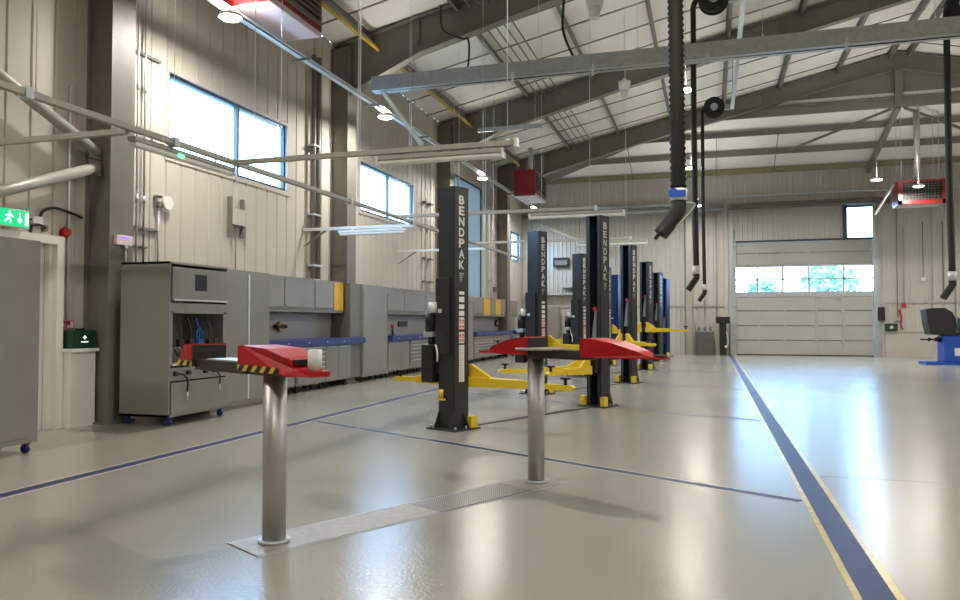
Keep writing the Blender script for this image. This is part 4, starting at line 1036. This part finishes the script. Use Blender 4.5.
MB().box((-.22, -.1, 0), (.22, .1, .30), .01).obj('case', 'greendark', t); MB().box((-.06, -.104, .1), (.06, -.1, .2)).obj('mark', 'letter', t)
tag(MB().box((6.5, YE - .16, 1.45), (6.75, YE - .03, 2.0), .01).obj('door_control', 'black'), 'black door control box above the green box', 'control box')
t = thing('fire_extinguisher_hose', 'red hose coil hanging on the end wall above the ledge', 'fire hose', (7.3, YE - .1, 1.3))
MB().tube(smooth([(0, 0, .5), (.05, -.02, .3), (.02, -.02, 0), (.1, -.02, -.2)]), .03).obj('hose', 'fire', t); MB().cyl((0, 0, .5), (0, 0, .62), .05).obj('valve', 'fire', t)
for i, (x, z0, z1) in enumerate(((7.22, 1.5, 6.0), (7.45, 2.05, 5.2), (8.15, 3.1, 5.4), (8.45, 1.1, 6.2), (8.85, 2.4, 5.4), (9.25, 1.1, 6.2))):
    t = thing('mounted_conduit', 'thin vertical conduit on the end wall, ' + ('beside the roller door', 'with a red fitting', 'ending at a white socket', 'tallest of the middle pair', 'ending at a pale pink box', 'closest to the hanging hose')[i], 'pipe', (x, YE - .08, 0))
    MB().cyl((0, 0, z0), (0, 0, z1), .018, seg=8).obj('pipe', 'rail' if i % 2 else 'cabdark', t)
    m_ = ('rail', 'fire', 'white', 'rail', 'pink', 'rail')[i]
    MB().box((-.07, -.05, z0 - .06), (.07, .03, z0 + .08), .01).obj('box', m_, t)
t = thing('wall_heater', 'black wide wall unit high on the end wall between the lift posts', 'wall unit', (-6.45, YE - .12, 3.9))
MB().box((-.36, -.12, 0), (.36, .08, .42), .02).obj('case', 'black', t); MB().box((-.28, -.125, .08), (.28, -.12, .3)).obj('grille', 'steel', t)
tag(MB().box((XW + .15, YE - .4, 2.62), (-4.5, YE - .05, 2.72)).box((-6.4, YE - .4, 2.95), (-4.6, YE - .05, 3.02)).obj('wall_shelf', 'galv'), 'pale shelf on the end wall below the black wall unit', 'shelf')
t = thing('storage_cabinet', 'plain grey cabinet against the end wall behind the lettered posts', 'cabinet', (-6.85, 33.5, 0))
MB().box((-.38, -.3, .05), (.38, .3, 2.0), .01).box((-.34, -.26, 0), (.34, .26, .05)).obj('body', 'cab', t); MB().box((-.35, -.315, .1), (-.005, -.3, 1.95)).obj('door', 'cab', t); MB().box((.005, -.315, .1), (.35, -.315 + .015, 1.95)).obj('door', 'cab', t)
tag(MB().bar((-7.6, 33.75, 5.9), (-4.2, 33.75, 4.5), .1, .14).obj('wall_brace', 'rail'), 'grey diagonal brace on the end wall behind the lift posts', 'brace')

# ------------------------------------------------------------------ outside: yard and trees seen through the panes
g = struct(MB().box((-90, -60, -.4), (90, 110, -.25)).obj('outside_ground', 'ground'))
def tree(x, y, h, r, lab):
    t = thing('tree', lab, 'tree', (x, y, -.25))
    MB().cyl((0, 0, 0), (0, 0, h * .7), .16, .07, seg=10).obj('trunk', 'bark', t)
    b = MB()
    for i in range(420):
        v = Vector((random.gauss(0, 1), random.gauss(0, 1), random.gauss(0, 1))).normalized() * r * random.random() ** .4
        p = Vector((0, 0, h * .72)) + Vector((v.x, v.y, v.z * 1.2)); s = .16 + .14 * random.random()
        a = Vector((random.gauss(0, 1), random.gauss(0, 1), random.gauss(0, 1))).normalized(); c_ = a.orthogonal().normalized(); d = a.cross(c_)
        b.poly([p + c_ * s, p + d * s * .5, p - c_ * s, p - d * s * .5])
    b.obj('crown', 'leaf', t)
tree(6.2, 44, 5.0, 1.5, 'leafy tree outside, seen through the widest panes of the roller door')
tree(2.9, 46, 3.9, 1.1, 'small bushy tree outside, seen through the lower door panes')
tree(-17, 24.5, 5.0, 1.5, 'tree outside the second window of the long wall')

# ------------------------------------------------------------------ light: sky through the windows
w = bpy.data.worlds.new('World'); S.world = w; w.use_nodes = True
bg = w.node_tree.nodes['Background']; bg.inputs[0].default_value = (.31, .58, 1.0, 1); bg.inputs[1].default_value = 22
def portal(loc, rot, sx, sy):
    l = bpy.data.lights.new('sky_portal', 'AREA'); l.shape = 'RECTANGLE'; l.size = sx; l.size_y = sy; l.cycles.is_portal = True
    o = bpy.data.objects.new('sky_portal', l); C.objects.link(o); o.location = loc; o.rotation_euler = rot
for y0, y1, z0, z1 in (WIN[0], WIN[1], WIN[3]):
    portal((-8.5, (y0 + y1) / 2, (z0 + z1) / 2), (0, -PI / 2, 0), z1 - z0, y1 - y0)
portal((3.68, YE + .2, 3.19), (-PI / 2, 0, 0), 5.4, 1.1)
portal((5.9, YE + .2, 5.48), (-PI / 2, 0, 0), .98, 1.26)

GROUPS = {'lift_post': 'two-post lift columns', 'lift_piston': 'pistons of the in-ground lift', 'base_cabinet': 'base cupboards along the wall', 'drawer_cabinet': 'drawer units along the wall', 'wall_cabinet': 'wall cabinets over the worktops', 'worktop': 'worktops along the wall', 'tall_cabinet': 'tall cabinets along the wall', 'mounted_conduit': 'conduits on the walls', 'unit_heater': 'red unit heaters', 'hanging_hose_reel': 'exhaust hose reels', 'cross_rail': 'cross rails of the lighting grid', 'wall_rail': 'short rails to the wall', 'cable_cover': 'cable covers between lift posts', 'bracing_tube': 'bracing tubes at the first column', 'roof_conduit': 'parallel roof conduits', 'roof_bell_lamp': 'bell lamps under the roof', 'tree': 'trees outside', 'air_coupling': 'air fittings over the worktops', 'strut_channel': 'strut channels on the wall'}
for o in S.objects:
    k = o.name.split('.')[0]
    if o.parent is None and k in GROUPS and o.get('category'): o['group'] = GROUPS[k]
# ------------------------------------------------------------------ camera
cam = bpy.data.cameras.new('camera'); co = bpy.data.objects.new('camera', cam); C.objects.link(co)
cam.sensor_width = 36; cam.lens = 755 / 960 * 36; cam.clip_end = 300; cam.clip_start = .05
co.location = (0, 0, 1.4)
co.rotation_euler = (PI / 2 + math.atan(22 / 755), 0, math.atan(230 / 755 * math.cos(math.atan(22 / 755))))
S.camera = co
S.view_settings.view_transform = 'Standard'; S.view_settings.look = 'None'; S.view_settings.gamma = 1; S.view_settings.use_curve_mapping = False
S.view_settings.exposure = 0.1
S.cycles.max_bounces = 8; S.cycles.diffuse_bounces = 5; S.cycles.glossy_bounces = 4; S.cycles.transparent_max_bounces = 12
S.cycles.sample_clamp_indirect = 8; S.cycles.caustics_reflective = False; S.cycles.caustics_refractive = False
S.cycles.use_denoising = True
